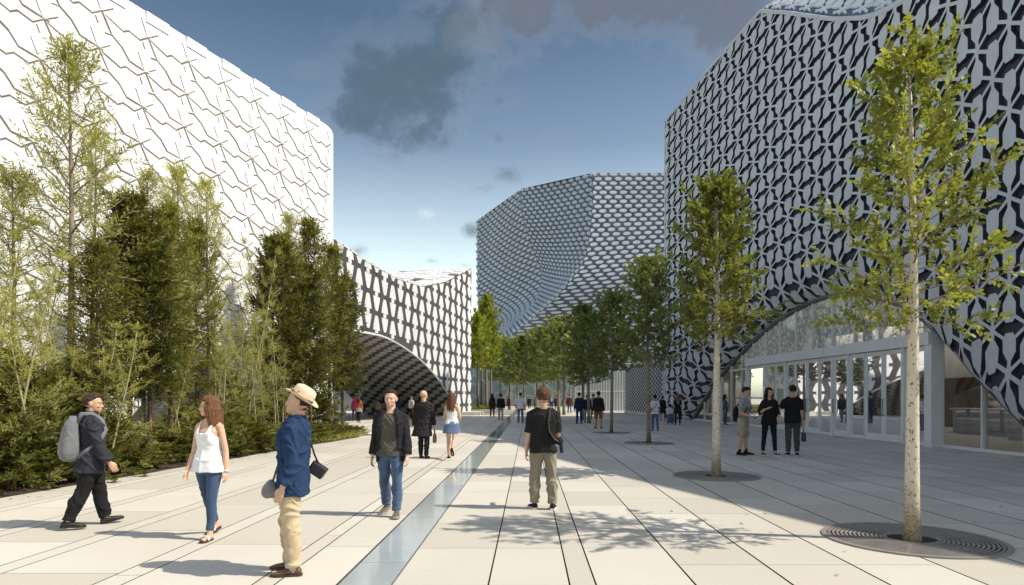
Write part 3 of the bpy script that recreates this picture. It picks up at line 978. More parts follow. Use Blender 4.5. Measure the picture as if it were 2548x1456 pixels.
def etched_wall():
    # the patterned glass wall seen through the vault
    root = empty('etched_glass_wall', (-22, 76, 0), R(-8), 'grey etched glass wall seen through the dark vault', 'wall')
    b = MB(); b.box(-14, 16, 0, .15, .0, 2.6); b.build('lower_panel', M['far_wall'], root)
    b = MB(); b.box(-14, 16, .02, .13, 2.72, 9.5); b.build('upper_panel', M['etched_wall'], root)
    b = MB(); b.box(-14, 16, -.06, .14, 2.6, 2.72); b.build('rail', M['alu'], root)


M['far_wall'] = surf('grey_panel', (.22, .24, .25), .5, .12, .5, 0)
etched_wall()


def low_wall():
    # low wall with rows of dark lozenges that runs on beyond the corner of the lattice building
    root = empty('lozenge_wall', (11.5, 51, 0), 0, 'low pale wall with rows of dark lozenge openings beyond the corner', 'wall')
    A = Vector((.26, -.4, 0)); B = Vector((-.1, 15.0, 0)); Hh = 4.7
    t = (B - A); L = t.length; t.normalize(); n = Vector((-t.y, t.x, 0))
    b = MB(); c = A + t * (L / 2) - n * .25 + Vector((0, 0, Hh / 2))
    b.obox(c, t, n, (0, 0, 1), L / 2, .25, Hh / 2); b.build('wall', M['lattice'], root)
    d = MB(); s = .5; k = 0
    while s < L - .4:
        for j in range(12):
            z = .35 + j * .37 + (.185 if k % 2 else 0)
            if z > Hh - .25: continue
            pc = A + t * s + Vector((0, 0, z))
            rx, rz = .30, .145
            P = [pc + t * (rx * math.cos(a * PI / 3)) + Vector((0, 0, rz * math.sin(a * PI / 3))) for a in range(6)]
            d.add([p + n * .006 for p in P], [tuple(range(6))])
        s += .52; k += 1
    d.build('lozenge_opening', M['void'], root)
    # coping
    cpn = MB(); cpn.obox(A + t * (L / 2) - n * .25 + Vector((0, 0, Hh + .05)), t, n, (0, 0, 1), L / 2 + .03, .3, .05); cpn.build('coping', M['alu'], root)
    # white railing gate
    g = empty('railing_gate', tuple(at(1510, 1030, 68).xy) + (0,), R(-3), 'white barred gate between the far trees and the lozenge wall', 'gate')
    f = MB(); W = 3.3
    for z in (.15, 2.2, 4.3): f.box(-W, W, -.05, .05, z - .07, z + .07)
    f.box(-W, -W + .12, -.07, .07, 0, 4.4); f.box(W - .12, W, -.07, .07, 0, 4.4)
    f.build('gate_frame', M['pale_metal'], g)
    f = MB()
    for i in range(24): f.box(-W + .25 + i * .272, -W + .33 + i * .272, -.03, .03, .2, 4.3)
    f.build('gate_bar', M['pale_metal'], g)
    wl = empty('pale_end_wall', tuple(at(1500, 1030, 72).xy) + (0,), 0, 'plain grey wall standing behind the barred gate', 'wall')
    f = MB(); f.box(-3.2, 5.2, 0, .4, 0, 5.2); f.build('wall', M['far_wall'], wl)
    f = MB(); f.box(-3.25, 5.25, -.05, .45, 5.2, 5.32); f.build('coping', M['alu'], wl)


M['pale_metal'] = surf('pale_painted_metal', (.55, .57, .60), .5, .05, 2, 0)
low_wall()


def planter():
    root = empty('concrete_planter', (-3.6, 70, 0), 0, 'low concrete planter with grass under the yellow-green trees', 'planter')
    b = MB(); b.box(-2.6, 2.2, -7.5, 9, 0, .42); b.build('kerb', M['concrete'], root)
    s = MB(); rng = random.Random(5)
    s.grid([[(x, y, .43 + .05 * rng.random()) for x in np.linspace(-2.35, 1.95, 8)][::-1] for y in np.linspace(-7.25, 8.75, 16)])
    s.build('soil', M['soil'], root)
    return root


planter()
# ================================================================== trees and shrubs
M['bark_red'] = surf('red_brown_bark', (.10, .055, .038), .9, .35, 9, .5, 40, .02)
M['bark_grey'] = surf('grey_brown_bark', (.20, .165, .125), .9, .3, 9, .4, 40, .015)
M['bark_limb'] = surf('brown_limb_bark', (.24, .15, .09), .85, .25, 9, .3)
M['stem_pale'] = surf('pale_green_stem', (.30, .27, .15), .8, .2, 9, .2)


def plane_bark(name, sc):
    m, nt, out = nodes(name)
    p = N(nt, 'ShaderNodeBsdfPrincipled', i_Roughness=.85)
    tcn = N(nt, 'ShaderNodeTexCoord'); mp = N(nt, 'ShaderNodeMapping'); mp.inputs['Scale'].default_value = (1, 1, .62)
    nt.links.new(tcn.outputs['Object'], mp.inputs[0])
    n0 = noise(nt, 9, 4, mp.outputs[0]); mv = N(nt, 'ShaderNodeVectorMath', operation='MULTIPLY_ADD')
    nt.links.new(n0.outputs[1], mv.inputs[0]); mv.inputs[1].default_value = (.09, .09, .09); nt.links.new(mp.outputs[0], mv.inputs[2])
    v = N(nt, 'ShaderNodeTexVoronoi', i_Scale=sc); nt.links.new(mv.outputs[0], v.inputs['Vector'])
    n1 = noise(nt, 5, 5); n2 = noise(nt, 60, 3)
    c = mixc(nt, n1.outputs[0], (.50, .43, .33), (.62, .56, .46))
    gate = ramp(nt, n2.outputs[0], [(.35, .7), (.6, 1)])
    f = ramp(nt, v.outputs['Distance'], [(.25, 1), (.33, 0)])
    sx = N(nt, 'ShaderNodeSeparateXYZ'); nt.links.new(v.outputs['Color'], sx.inputs[0])
    sel = math_(nt, 'GREATER_THAN', sx.outputs[0], .22)
    c = mixc(nt, math_(nt, 'MULTIPLY', math_(nt, 'MULTIPLY', f.outputs[0], sel), gate.outputs[0]), c, (.14, .095, .05))
    sz = N(nt, 'ShaderNodeSeparateXYZ'); nt.links.new(tcn.outputs['Object'], sz.inputs[0])
    lo = N(nt, 'ShaderNodeMapRange'); lo.inputs[1].default_value = .25; lo.inputs[2].default_value = .7; lo.inputs[3].default_value = 1; lo.inputs[4].default_value = 0
    nz_ = math_(nt, 'ADD', sz.outputs[2], math_(nt, 'MULTIPLY', n1.outputs[0], .5)); nt.links.new(math_(nt, 'SUBTRACT', nz_, .25), lo.inputs[0])
    c = mixc(nt, math_(nt, 'MULTIPLY', lo.outputs[0], ramp(nt, n2.outputs[0], [(.4, .35), (.6, 1)]).outputs[0]), c, (.24, .17, .10))
    nt.links.new(c, p.inputs['Base Color'])
    b = N(nt, 'ShaderNodeBump', i_Strength=.5, i_Distance=.01); nt.links.new(v.outputs['Distance'], b.inputs['Height']); nt.links.new(b.outputs[0], p.inputs['Normal'])
    nt.links.new(p.outputs[0], out.inputs[0])
    return m


M['plane_bark'] = plane_bark('flecked_bark', 32)
M['leaf_plaza'] = leafmat('plaza_leaf', (.115, .145, .022), (.30, .32, .064), .45)
M['leaf_plaza_dark'] = leafmat('far_plaza_leaf', (.11, .14, .035), (.27, .30, .085), .42)
M['leaf_yellow'] = leafmat('yellow_green_leaf', (.17, .22, .02), (.36, .38, .05), .45)
M['leaf_airy'] = leafmat('airy_olive_leaf', (.24, .25, .055), (.48, .46, .14), .5)
M['leaf_mid'] = leafmat('mid_olive_leaf', (.095, .105, .02), (.28, .27, .058), .4)
M['leaf_dark'] = leafmat('dark_olive_leaf', (.050, .060, .011), (.19, .195, .038), .3)
M['leaf_shrub'] = leafmat('shrub_leaf', (.075, .088, .017), (.215, .215, .048), .38)


class Leaves:
    def __init__(s): s.p = []; s.d = []; s.n = []; s.l = []; s.w = []; s.t = []

    def add(s, p, d, n, l, w, t): s.p.append(tuple(p)); s.d.append(tuple(d)); s.n.append(tuple(n)); s.l.append(l); s.w.append(w); s.t.append(t)

    def build(s, name, mat, parent, six=False):
        p = np.array(s.p); d = np.array(s.d); n = np.array(s.n); l = np.array(s.l)[:, None]; w = np.array(s.w)[:, None]
        d /= np.linalg.norm(d, axis=1)[:, None] + 1e-9
        x = np.cross(d, n); x /= np.linalg.norm(x, axis=1)[:, None] + 1e-9
        n = np.cross(x, d)
        if six:
            q = [p, p + d * l * .3 + x * w * .42 + n * w * .15, p + d * l * .68 + x * w * .36 + n * w * .12, p + d * l - n * l * .08, p + d * l * .68 - x * w * .36 + n * w * .12, p + d * l * .3 - x * w * .42 + n * w * .15]
        else:
            q = [p, p + d * l * .5 + x * w * .5 + n * w * .12, p + d * l, p + d * l * .5 - x * w * .5 + n * w * .12]
        k = len(q); V = np.stack(q, 1).reshape(-1, 3); nf = len(p)
        me = bpy.data.meshes.new(name)
        me.vertices.add(len(V)); me.vertices.foreach_set('co', V.ravel())
        me.loops.add(nf * k); me.loops.foreach_set('vertex_index', np.arange(nf * k, dtype=np.int32))
        me.polygons.add(nf); me.polygons.foreach_set('loop_start', np.arange(0, nf * k, k, dtype=np.int32))
        a = me.attributes.new('tone', 'FLOAT', 'FACE'); a.data.foreach_set('value', np.array(s.t, dtype=np.float32))
        me.update(calc_edges=True); me.validate()
        return link_mesh(name, me, mat, parent)


def rvec(rng):
    while True:
        v = Vector((rng.uniform(-1, 1), rng.uniform(-1, 1), rng.uniform(-1, 1)))
        if .05 < v.length < 1: return v.normalized()


def make_tree(name, seed, H, r0, cb, prof, nb, up, ntw, nlf, tl, ll, lw, leafm, bark, stems=1, six=False, wob=.02, ang=52, droop=0.0, gap=0.0, lowbare=0.25, sag=0.0, trunk_top=.97, tone0=.45, limb=.3, limbmat=None):
    """trunk with limbs, every limb carrying twigs of leaves; prof(f) is the crown radius at crown fraction f"""
    rng = random.Random(seed); root = empty(name)
    T = MB(); Bm = T if limbmat is None else MB(); Lf = Leaves()
    for s in range(stems):
        off = Vector((0, 0, 0)) if stems == 1 else Vector((rng.uniform(-.35, .35), rng.uniform(-.35, .35), 0))
        lean = Vector((rng.uniform(-1, 1), rng.uniform(-1, 1), 0)) * (wob * .8 if stems == 1 else .10)
        hs = H * (1 if s == 0 else rng.uniform(.65, .95)); pts = []; rad = []
        ph1, ph2 = rng.random() * 6, rng.random() * 6
        for i in range(13):
            t = i / 12
            pts.append(off + lean * hs * t + Vector((math.sin(t * 5 + ph1) * wob * hs * .35 * t, math.sin(t * 4 + ph2) * wob * hs * .35 * t, -.05 + hs * trunk_top * t)))
            rad.append(r0 * (1 - .86 * t ** 1.15) * (1.22 if i == 0 else 1) + .003)
        T.tube(pts, rad, 10 if r0 > .05 else 6)
        def tp(h):
            t = min(1, max(0, h / (hs * trunk_top))) * 12; i = min(11, int(t)); return pts[i].lerp(pts[i + 1], t - i)
        m = nb if stems == 1 else nb // stems
        a0 = rng.random() * 6
        for i in range(m):
            f = (i + rng.random()) / m
            h = cb + (hs * .985 - cb) * f
            az = a0 + i * 2.39996 + rng.uniform(-.35, .35)
            gapk = 1 - gap * max(0, math.sin(az * 2 + h * 1.3 + seed))
            L = max(.08, prof(f) * rng.uniform(.68, 1.12) * gapk)
            el = R(lerp(up[0], up[1], f) + rng.uniform(-12, 12))
            d = Vector((math.cos(az) * math.cos(el), math.sin(az) * math.cos(el), math.sin(el)))
            b0 = tp(h); br = [b0]; cur = d.copy()
            L3 = L / max(.35, math.cos(el)) if el < R(60) else L
            for k in range(4):
                br.append(br[-1] + cur * (L3 / 4)); cur = (cur + Vector((0, 0, .10 - sag * k)) + rvec(rng) * .13).normalized()
            rb = max(.004, r0 * limb * (L / max(.3, prof(.3))) * (1 - .55 * f))
            Bm.tube(br, [rb, rb * .8, rb * .6, rb * .42, .003], 5)
            def bp(g):
                g = g * 4; k = min(3, int(g)); return br[k].lerp(br[k + 1], g - k), (br[k + 1] - br[k]).normalized()
            clump = rng.random()
            for j in range(ntw + 1):
                if j == ntw: q, bd = bp(1.0); td = bd
                else:
                    q, bd = bp(lerp(lowbare, 1, (j + rng.random()) / ntw))
                    side = bd.cross(rvec(rng)).normalized()
                    a = R(ang + rng.uniform(-18, 18)); td = (bd * math.cos(a) + side * math.sin(a) + Vector((0, 0, .12 - droop))).normalized()
                tlen = tl * rng.uniform(.6, 1.15) * lerp(1.1, .6, f); nrm = td.cross(rvec(rng)).normalized(); nrm = (nrm + Vector((0, 0, .7))).normalized()
                sd = td.cross(nrm).normalized()
                if tlen > .14: Bm.tube([q, q + td * tlen * .55, q + td * tlen], [.0045, .003, .0015], 3)
                tone = min(1, max(0, .25 + .5 * clump + rng.gauss(0, .15) + (f - .5) * .3 + (tone0 - .5)))
                for k in range(nlf):
                    g = (k + .6) / nlf; s_ = 1 if k % 2 else -1
                    la = R(rng.uniform(32, 62))
                    ld = td * math.cos(la) + sd * (s_ * math.sin(la)) + rvec(rng) * .22 - Vector((0, 0, droop * .6))
                    if k == nlf - 1: ld = td + rvec(rng) * .1
                    Lf.add(q + td * (tlen * g), ld, nrm + rvec(rng) * .55, ll * rng.uniform(.65, 1.2), lw * rng.uniform(.75, 1.15), min(1, max(0, tone + rng.gauss(0, .12))))
    T.build('trunk' if stems == 1 else 'stem', bark, root, True)
    if limbmat is not None: Bm.build('limbs', limbmat, root, True)
    Lf.build('crown', leafm, root, six)
    return root


def curve1(xs, ys): return lambda f: interp(f, xs, ys)


PI2 = 2 * PI
# -------- street trees on the right
def grate_proto():
    root = empty('tree_grate')
    b = MB(); seg = 56; ro = .92
    def ring(r0, r1, z0, z1):
        vs = []
        for k in range(seg):
            a = PI2 * k / seg; c, s = math.cos(a), math.sin(a)
            vs += [(r0 * c, r0 * s, z1), (r1 * c, r1 * s, z1), (r1 * c, r1 * s, z0), (r0 * c, r0 * s, z0)]
        fs = []
        for k in range(seg):
            a, c = 4 * k, 4 * ((k + 1) % seg)
            for i in range(4):
                j = (i + 1) % 4; fs.append((a + i, a + j, c + j, c + i)[::-1])
        b.add(vs, fs)
    ring(.86, .92, -.01, .018)
    r = .27
    ring(.25, .285, -.01, .018)
    while r < .84: ring(r + .028, r + .05, -.01, .016); r += .044
    for k in range(8):
        a = PI2 * k / 8 + .2; c, s = math.cos(a), math.sin(a)
        b.obox((c * .57, s * .57, .002), (c, s, 0), (-s, c, 0), (0, 0, 1), .31, .018, .011)
    b.build('grate_ring', M['iron'], root)
    d = MB(); n = 40
    d.add([(.91 * math.cos(PI2 * k / n), .91 * math.sin(PI2 * k / n), .003) for k in range(n)], [tuple(range(n))])
    d.build('tree_pit', M['soil'], root)
    return root


M['iron'] = surf('cast_iron', (.24, .22, .20), .55, .15, 5, .2, 60, .004, metal=.2)


def plaza_trees():
    # (trunk x, ground y, top y) in picture notes
    t1 = ground(2270, 1345); z1 = 5.40
    p1 = curve1([0, .12, .3, .5, .7, .88, 1], [.70, 1.18, 1.22, .92, .66, .46, .20])
    a = make_tree('plaza_tree', 11, z1, .078, 2.35, p1, 62, (4, 56), 10, 9, .25, .070, .048, M['leaf_plaza'], M['plane_bark'], six=True, wob=.012, gap=.42, lowbare=.3, sag=.02, limb=.17, limbmat=M['bark_limb'])
    a.location = (t1[0], t1[1], 0); a.rotation_euler.z = .6
    tag(a, 'nearest plaza tree with flecked pale trunk and loose bright leaves', 'tree', 'young trees in round grates')
    t2 = ground(1782, 1185)
    p2 = curve1([0, .06, .16, .3, .55, .8, 1], [1.05, 1.32, .94, .9, .82, .62, .26])
    b = make_tree('plaza_tree', 23, 5.85, .085, 2.7, p2, 88, (8, 60), 12, 10, .24, .074, .052, M['leaf_plaza'], M['plane_bark'], six=True, wob=.01, gap=.25, lowbare=.25, limb=.17, limbmat=M['bark_limb'])
    b.location = (t2[0], t2[1], 0)
    tag(b, 'slim plaza tree just left of the three people chatting, leafy yellow-green', 'tree', 'young trees in round grates')
    p3 = curve1([0, .1, .25, .5, .8, 1], [.95, 1.22, 1.2, 1.08, .8, .34])
    c = make_tree('plaza_tree', 31, 6.2, .075, 2.75, p3, 84, (8, 66), 11, 9, .25, .10, .072, M['leaf_plaza_dark'], M['bark_grey'], wob=.01, gap=.25, lowbare=.25)
    t3 = ground(1614, 1103); c.location = (t3[0], t3[1], 0)
    tag(c, 'third plaza tree along the row, dense dark green crown by lattice corner', 'tree', 'young trees in round grates')
    t4 = ground(1521, 1077)
    copy_tree(c, (t4[0], t4[1], 0), 2.1, (1.0, 1.0, .98), 'fourth plaza tree along the row with bare straight trunk in a grate', 'young trees in round grates')
    d = make_tree('plaza_tree', 47, 7.2, .085, 2.7, curve1([0, .1, .3, .6, .85, 1], [1.0, 1.35, 1.4, 1.25, .85, .35]), 70, (6, 62), 9, 8, .3, .14, .1, M['leaf_plaza_dark'], M['bark_grey'], wob=.015, gap=.2)
    far = [(1465, 39.7, 795, 'dark green tree behind the fourth grated tree'), (1450, 44.5, 770, 'tree just beyond the fifth plaza tree, its trunk close beside it'), (1403, 58, 815, 'round crowned tree above the man in brown jacket'), (1390, 64, 800, 'tall dark tree in the middle of the far row'),
           (1352, 72, 822, 'far row tree straight above the boyish head of the man in black polo'), (1335, 80, 838, 'smaller dark tree left of the black polo man, far row'), (1305, 78, 842, 'olive tree of the far row above the man in white shirt'), (1288, 90, 850, 'far row tree behind the man in white shirt'),
           (1268, 84, 850, 'dull green tree of the far row above the red headscarf'), (1245, 92, 845, 'leftmost dark tree of the far row beside the yellow-green trees')]
    for i, (dx, Y, dy, lab) in enumerate(far):
        p = at(dx, dy, Y); s = p.z / 7.2; w = max(s * .95, 1.0) * (1.15 if Y < 50 else 1.6)
        if i == 0:
            r = d; r.location = (p.x, Y, 0); r.scale = (w, w, s); tag(r, lab, 'tree', 'dark trees receding down the square')
        else: r = copy_tree(d, (p.x, Y, 0), i * 1.9, (w, w, s), lab, 'dark trees receding down the square')
    # yellow-green trees in the planter
    y_ = make_tree('plaza_tree', 53, 11, .16, 4.6, curve1([0, .15, .4, .7, 1], [1.2, 1.7, 1.6, 1.1, .15]), 80, (4, 66), 9, 8, .4, .2, .15, M['leaf_yellow'], M['bark_grey'], wob=.01, gap=.2)
    for i, (dx, Y, dy, lab) in enumerate([(1210, 70, 745, 'tallest yellow-green tree in the concrete planter'), (1189, 66, 790, 'yellow-green tree against the corner of the chequered building'), (1222, 76, 800, 'yellow-green tree at the right end of the planter'), (1198, 78, 770, 'yellow-green tree standing at the back of the planter')]):
        p = at(dx, dy, Y); s = p.z / 11; w = s * .95
        if i == 0:
            y_.location = (p.x, Y, .4); y_.scale = (w, w, s); tag(y_, lab, 'tree', 'yellow-green planter trees')
        else: copy_tree(y_, (p.x, Y, .4), i * 1.3, (w, w, s), lab, 'yellow-green planter trees')
    g = grate_proto()
    for i, ((x, y), lab) in enumerate(zip((t1, t2, t3, t4), ('round cast iron grate round the nearest plaza tree', 'round iron grate at the foot of the second plaza tree', 'iron grate under the third plaza tree, edge-on', 'farthest iron grate, under the fourth plaza tree'))):
        if i == 0: g.location = (x + .03, y + .06, 0); tag(g, lab, 'tree grate', 'tree grates')
        else: copy_tree(g, (x, y, 0), .3 * i, (.93, .93, 1), lab, 'tree grates')


plaza_trees()


# -------- the belt of trees in front of the white wall
def hedge(dx, o):
    t = (dx * K - 512) / F
    Y = (9.378 + o) / (.1265 - t)
    return BED(Y) - o, Y


def belt():
    feather = curve1([0, .15, .4, .7, .9, 1], [.75, .9, .78, .5, .22, .06])
    A = lambda n, s, nb=50: make_tree(n, s, 8.0, .07, 3.6, feather, nb, (22, 58), 6, 13, .60, .115, .027, M['leaf_airy'], M['bark_grey'], wob=.012, ang=45, lowbare=.2)
    airy1 = A('feathery_tree', 3); airy2 = A('feathery_tree', 8, 44)
    dense1 = make_tree('dense_evergreen_tree', 5, 7.0, .06, 2.1, curve1([0, .1, .35, .65, .88, 1], [.5, .75, .8, .66, .38, .08]), 104, (-4, 56), 9, 8, .32, .175, .050, M['leaf_dark'], M['bark_red'], wob=.012, ang=50, lowbare=.25, tone0=.4)
    dense2 = make_tree('dense_evergreen_tree', 15, 7.0, .06, 1.9, curve1([0, .1, .35, .6, .85, 1], [.45, .68, .74, .62, .34, .06]), 84, (6, 60), 8, 8, .34, .16, .040, M['leaf_mid'], M['bark_red'], wob=.012, ang=48, lowbare=.2, tone0=.42)
    sap = make_tree('slender_sapling', 9, 6.0, .022, .8, curve1([0, .2, .5, .8, 1], [.5, .62, .5, .28, .05]), 56, (30, 68), 6, 9, .34, .09, .018, M['leaf_airy'], M['stem_pale'], stems=3, wob=.02, ang=42)
    bush = make_tree('leafy_shrub', 12, 1.5, .018, .06, curve1([0, .3, .7, 1], [.75, .8, .55, .15]), 72, (14, 66), 6, 9, .22, .145, .06, M['leaf_shrub'], M['bark_red'], stems=4, wob=.04, ang=50)
    bush2 = make_tree('leafy_shrub', 19, 2.4, .02, .1, curve1([0, .3, .7, 1], [.62, .72, .55, .12]), 96, (18, 66), 7, 9, .26, .13, .045, M['leaf_shrub'], M['bark_red'], stems=4, wob=.04, ang=48)
    used = set()
    def put(p, dx, o, dtop, label, group, w=1.0, h0=None):
        x, Y = hedge(dx, o); top = CH + (VH - dtop * K) * Y / F
        hh = {airy1: 8.0, airy2: 8.0, dense1: 7.0, dense2: 7.0, sap: 6.0, bush: 1.5, bush2: 2.4}[p]
        s = top / hh; rz = (dx * 7.3 + o * 3) % 6.28
        if p not in used:
            used.add(p); p.location = (x, Y, 0); p.rotation_euler.z = rz; p.scale = (w, w, s)
            tag(p, label, 'shrub' if p in (bush, bush2) else 'tree', group)
        else: copy_tree(p, (x, Y, 0), rz, (w, w, s), label, group)
    ga, gd, gs = 'tall feathery trees before the white wall', 'dense evergreens before the white wall', 'slender saplings before the white wall'
    put(airy1, 172, 1.2, 105, 'tallest feathery tree, its tip high against the white wall', ga, 1.15)
    put(airy2, 226, 2.0, 330, 'feathery tree standing right behind the tallest feathery tree', ga, .95)
    put(airy2, 356, 1.9, 425, 'feathery tip rising over the darkest evergreen', ga, .85)
    put(airy1, 446, 1.8, 412, 'feathery tree behind the mid olive evergreens', ga, .9)
    put(airy2, 522, 1.1, 448, 'feathery topped tree with straight bare red trunk behind the woman in white', ga, .85)
    put(airy1, 718, 1.7, 530, 'feathery tip above the right-hand clump of evergreens', ga, .8)
    put(airy1, 28, 2.2, 420, 'feathery tree cut by the left edge of the picture', ga, 1.0)
    put(dense1, 322, 1.1, 488, 'darkest bushy evergreen behind the backpack man', gd, 1.0)
    put(dense1, 372, .75, 560, 'bushy evergreen with slanting red trunk right of the backpack man', gd, .95)
    put(dense2, 425, 1.1, 505, 'olive evergreen between the backpack man and the woman in white', gd, .95)
    put(dense2, 492, 1.3, 545, 'olive evergreen whose crown hangs above the woman in white', gd, .95)
    put(dense2, 232, .9, 600, 'olive evergreen on a tall red trunk above the backpack man', gd, .9)
    put(dense1, 682, 1.3, 592, 'narrow dark evergreen left of the right-hand clump', gd, .95)
    put(dense2, 716, .9, 585, 'bushy evergreen directly above the man in the straw hat', gd, 1.05)
    put(dense2, 772, 1.0, 548, 'pointed evergreen near the corner of the white building', gd, 1.15)
    put(dense1, 760, .6, 660, 'dark low-branched evergreen right of the straw hat', gd, 1.1)
    put(dense2, 818, .7, 610, 'evergreen second from the right end of the belt', gd, 1.1)
    put(dense1, 852, .5, 690, 'evergreen at the right end of the belt beside the dark vault', gd, 1.05)
    put(sap, 586, 1.3, 640, 'pale sapling clump just right of the woman in white', gs, 1.1)
    put(sap, 628, 1.4, 610, 'pale sapling clump in the bright gap of the belt', gs, 1.1)
    put(sap, 660, 1.9, 590, 'taller pale sapling left of the right-hand evergreens', gs, 1.0)
    put(sap, 612, .7, 740, 'low pale saplings in front of the bright gap', gs, 1.1)
    put(sap, 128, .9, 690, 'pale sapling clump with thin bamboo-like stems left of the backpack man', gs, 1.2)
    put(sap, 196, .7, 700, 'bamboo-like pale stems right behind the backpack man', gs, 1.1)
    put(sap, 20, .8, 620, 'pale sapling clump at the left edge of the belt', gs, 1.2)
    put(sap, 74, 1.6, 560, 'tall thin saplings between the left edge and the tallest tree', gs, 1.1)
    put(sap, 262, .8, 800, 'low pale saplings just right of the backpack man', gs, 1.0)
    put(sap, 545, .9, 720, 'pale saplings between the woman in white and the bright gap', gs, 1.0)
    put(sap, 690, .6, 800, 'low pale saplings left of the straw hat', gs, .9)
    put(sap, 420, .9, 830, 'low pale saplings left of the woman in white', gs, .9)
    put(sap, -30, 1.5, 500, 'saplings partly outside the left edge', gs, 1.3)
    sh = [(10, .35), (50, .3), (95, .35), (135, .3), (170, .6), (215, .35), (262, .45), (310, .5), (345, .35), (400, .4), (440, .55), (475, .3), (515, .45), (550, .3), (590, .35), (625, .3), (660, .35), (700, .35), (740, .3), (780, .35), (820, .3), (850, .3), (880, .25)]
    names = ['at the left edge of the belt', 'second from the left edge', 'left of the backpack man', 'beside the backpack man', 'hidden behind the backpack', 'behind the backpack man', 'just right of the backpack man', 'by the slanting red trunk', 'right of the slanting red trunk',
             'midway between backpack man and woman in white', 'left of the woman in white', 'right behind the woman in white', 'at the shoulder of the woman in white', 'just right of the woman in white', 'under the pale saplings', 'in the bright gap of the belt', 'left of the man in the straw hat', 'behind the man in the straw hat',
             'at the back of the man in the straw hat', 'right of the straw hat', 'under the pointed evergreen', 'near the right end of the belt', 'at the right tip of the belt']
    hs = [1.1, .9, 1.15, .9, 1.4, .8, 1.0, .4, .35, .45, .75, .6, 1.4, .6, 1.2, .75, .65, .65, .6, .6, .5, .45, .35]
    for i, ((dx, o), nm) in enumerate(zip(sh, names)):
        big = i in (4, 12, 14)
        x, Y = hedge(dx, o + .35); hgt = hs[i]; dtop = (VH - (hgt - CH) * F / Y) / K
        put(bush2 if big else bush, dx, o + .35, dtop, ('tall leafy shrub ' if big else 'low broad-leaved shrub ') + nm, 'shrubs at the foot of the belt', (1.0 if i < 18 else .85) * (.8 if hgt < .6 else 1))
    for i, (dx, o, hgt, nm) in enumerate([(455, 1.6, 1.3, 'beneath the olive evergreens'), (560, 1.5, 2.2, 'behind the pale saplings'), (690, 1.2, 1.9, 'under the right-hand evergreens'), (800, 1.0, 1.8, 'in the shade near the right end'), (150, 1.3, 2.2, 'under the tallest feathery tree'), (60, 1.2, 2.4, 'deep in the belt at left')]):
        Y = hedge(dx, o)[1]; put(bush2, dx, o, (VH - (hgt - CH) * F / Y) / K, 'tall leafy shrub ' + nm, 'shrubs at the foot of the belt', 1.15)
    lit = Leaves(); rl = random.Random(21)
    for k in range(110):
        if k < 70: Y = rl.uniform(9, 26); x = BED(Y) + abs(rl.gauss(0, .45))
        else: Y = rl.uniform(5.5, 16); x = rl.uniform(1.5, 8)
        a = rl.random() * 6.28; lit.add((x, Y, .006), (math.cos(a), math.sin(a), .12), (rl.gauss(0, .25), rl.gauss(0, .25), 1), rl.uniform(.04, .075), rl.uniform(.02, .035), rl.random())
    tag(lit.build('fallen_leaves', surf('dry_leaf', (.13, .085, .04), .8, .3, 9, 0), None), kind='stuff')
    # grass tuft at the end of the bed
    rng = random.Random(6); g = Leaves()
    for k in range(900):
        t = rng.random(); Y = 22.5 + 4.2 * t; x = BED(Y) - rng.uniform(-.12, .9); a = rng.random() * 6.28
        g.add((x, Y, .01), (math.cos(a) * .6, math.sin(a) * .6, .8), (math.sin(a), -math.cos(a), .3), rng.uniform(.18, .45), .012, rng.random())
    tag(g.build('grass', M['leaf_airy'], None), kind='stuff')
    g = Leaves()
    for k in range(2600):
        x = -3.6 + rng.uniform(-2.3, 1.9); Y = 70 + rng.uniform(-7.2, 8.7); a = rng.random() * 6.28
        g.add((x, Y, .44), (math.cos(a) * .5, math.sin(a) * .5, .8), (math.sin(a), -math.cos(a), .3), rng.uniform(.15, .4), .04, rng.random())
    tag(g.build('grass', M['leaf_yellow'], None), kind='stuff')


belt()
# ================================================================== people
from mathutils import noise as mnoise
DG = bpy.context.evaluated_depsgraph_get


def remesh(mb, name, voxel, smooth_it=4, fold=0.0, seed=0, fscale=1.0, cut=None):
    """one continuous surface from overlapping closed shapes"""
    me = mb.mesh(name); o = bpy.data.objects.new('work', me); COL.objects.link(o)
    r = o.modifiers.new('r', 'REMESH'); r.mode = 'VOXEL'; r.voxel_size = voxel
    if smooth_it:
        s = o.modifiers.new('s', 'SMOOTH'); s.factor = .5; s.iterations = smooth_it
    bpy.context.view_layer.update()
    dg = DG(); ev = o.evaluated_get(dg)
    out = bpy.data.meshes.new_from_object(ev); out.name = name
    bpy.data.objects.remove(o); bpy.data.meshes.remove(me)
    if fold and len(out.vertices):
        n = len(out.vertices); co = np.empty(n * 3); out.vertices.foreach_get('co', co); co = co.reshape(-1, 3)
        nr = np.empty(n * 3); out.vertices.foreach_get('normal', nr); nr = nr.reshape(-1, 3)
        rg = np.random.RandomState(seed); h = np.zeros(n)
        for k in range(7):
            d = rg.normal(size=3); d[2] *= 1.6; d /= np.linalg.norm(d); fq = rg.uniform(16, 48) / fscale
            w = .5 + .5 * np.sin(co @ rg.normal(size=3) * rg.uniform(4, 9) + rg.uniform(0, 6))
            h = np.maximum(h, (1 - np.abs(np.sin(co @ d * fq * .42 + 1.2 * np.sin(co @ rg.normal(size=3) * 9) + rg.uniform(0, 6)))) ** 2.2 * w)
        h = h - .42
        co = co + nr * (h * fold * 1.5)[:, None]
        out.vertices.foreach_set('co', co.ravel())
    if cut is not None:
        bm = bmesh.new(); bm.from_mesh(out)
        bmesh.ops.delete(bm, geom=[v for v in bm.verts if cut(v.co)], context='VERTS'); bm.to_mesh(out); bm.free()
    out.shade_smooth(); out.update()
    return out


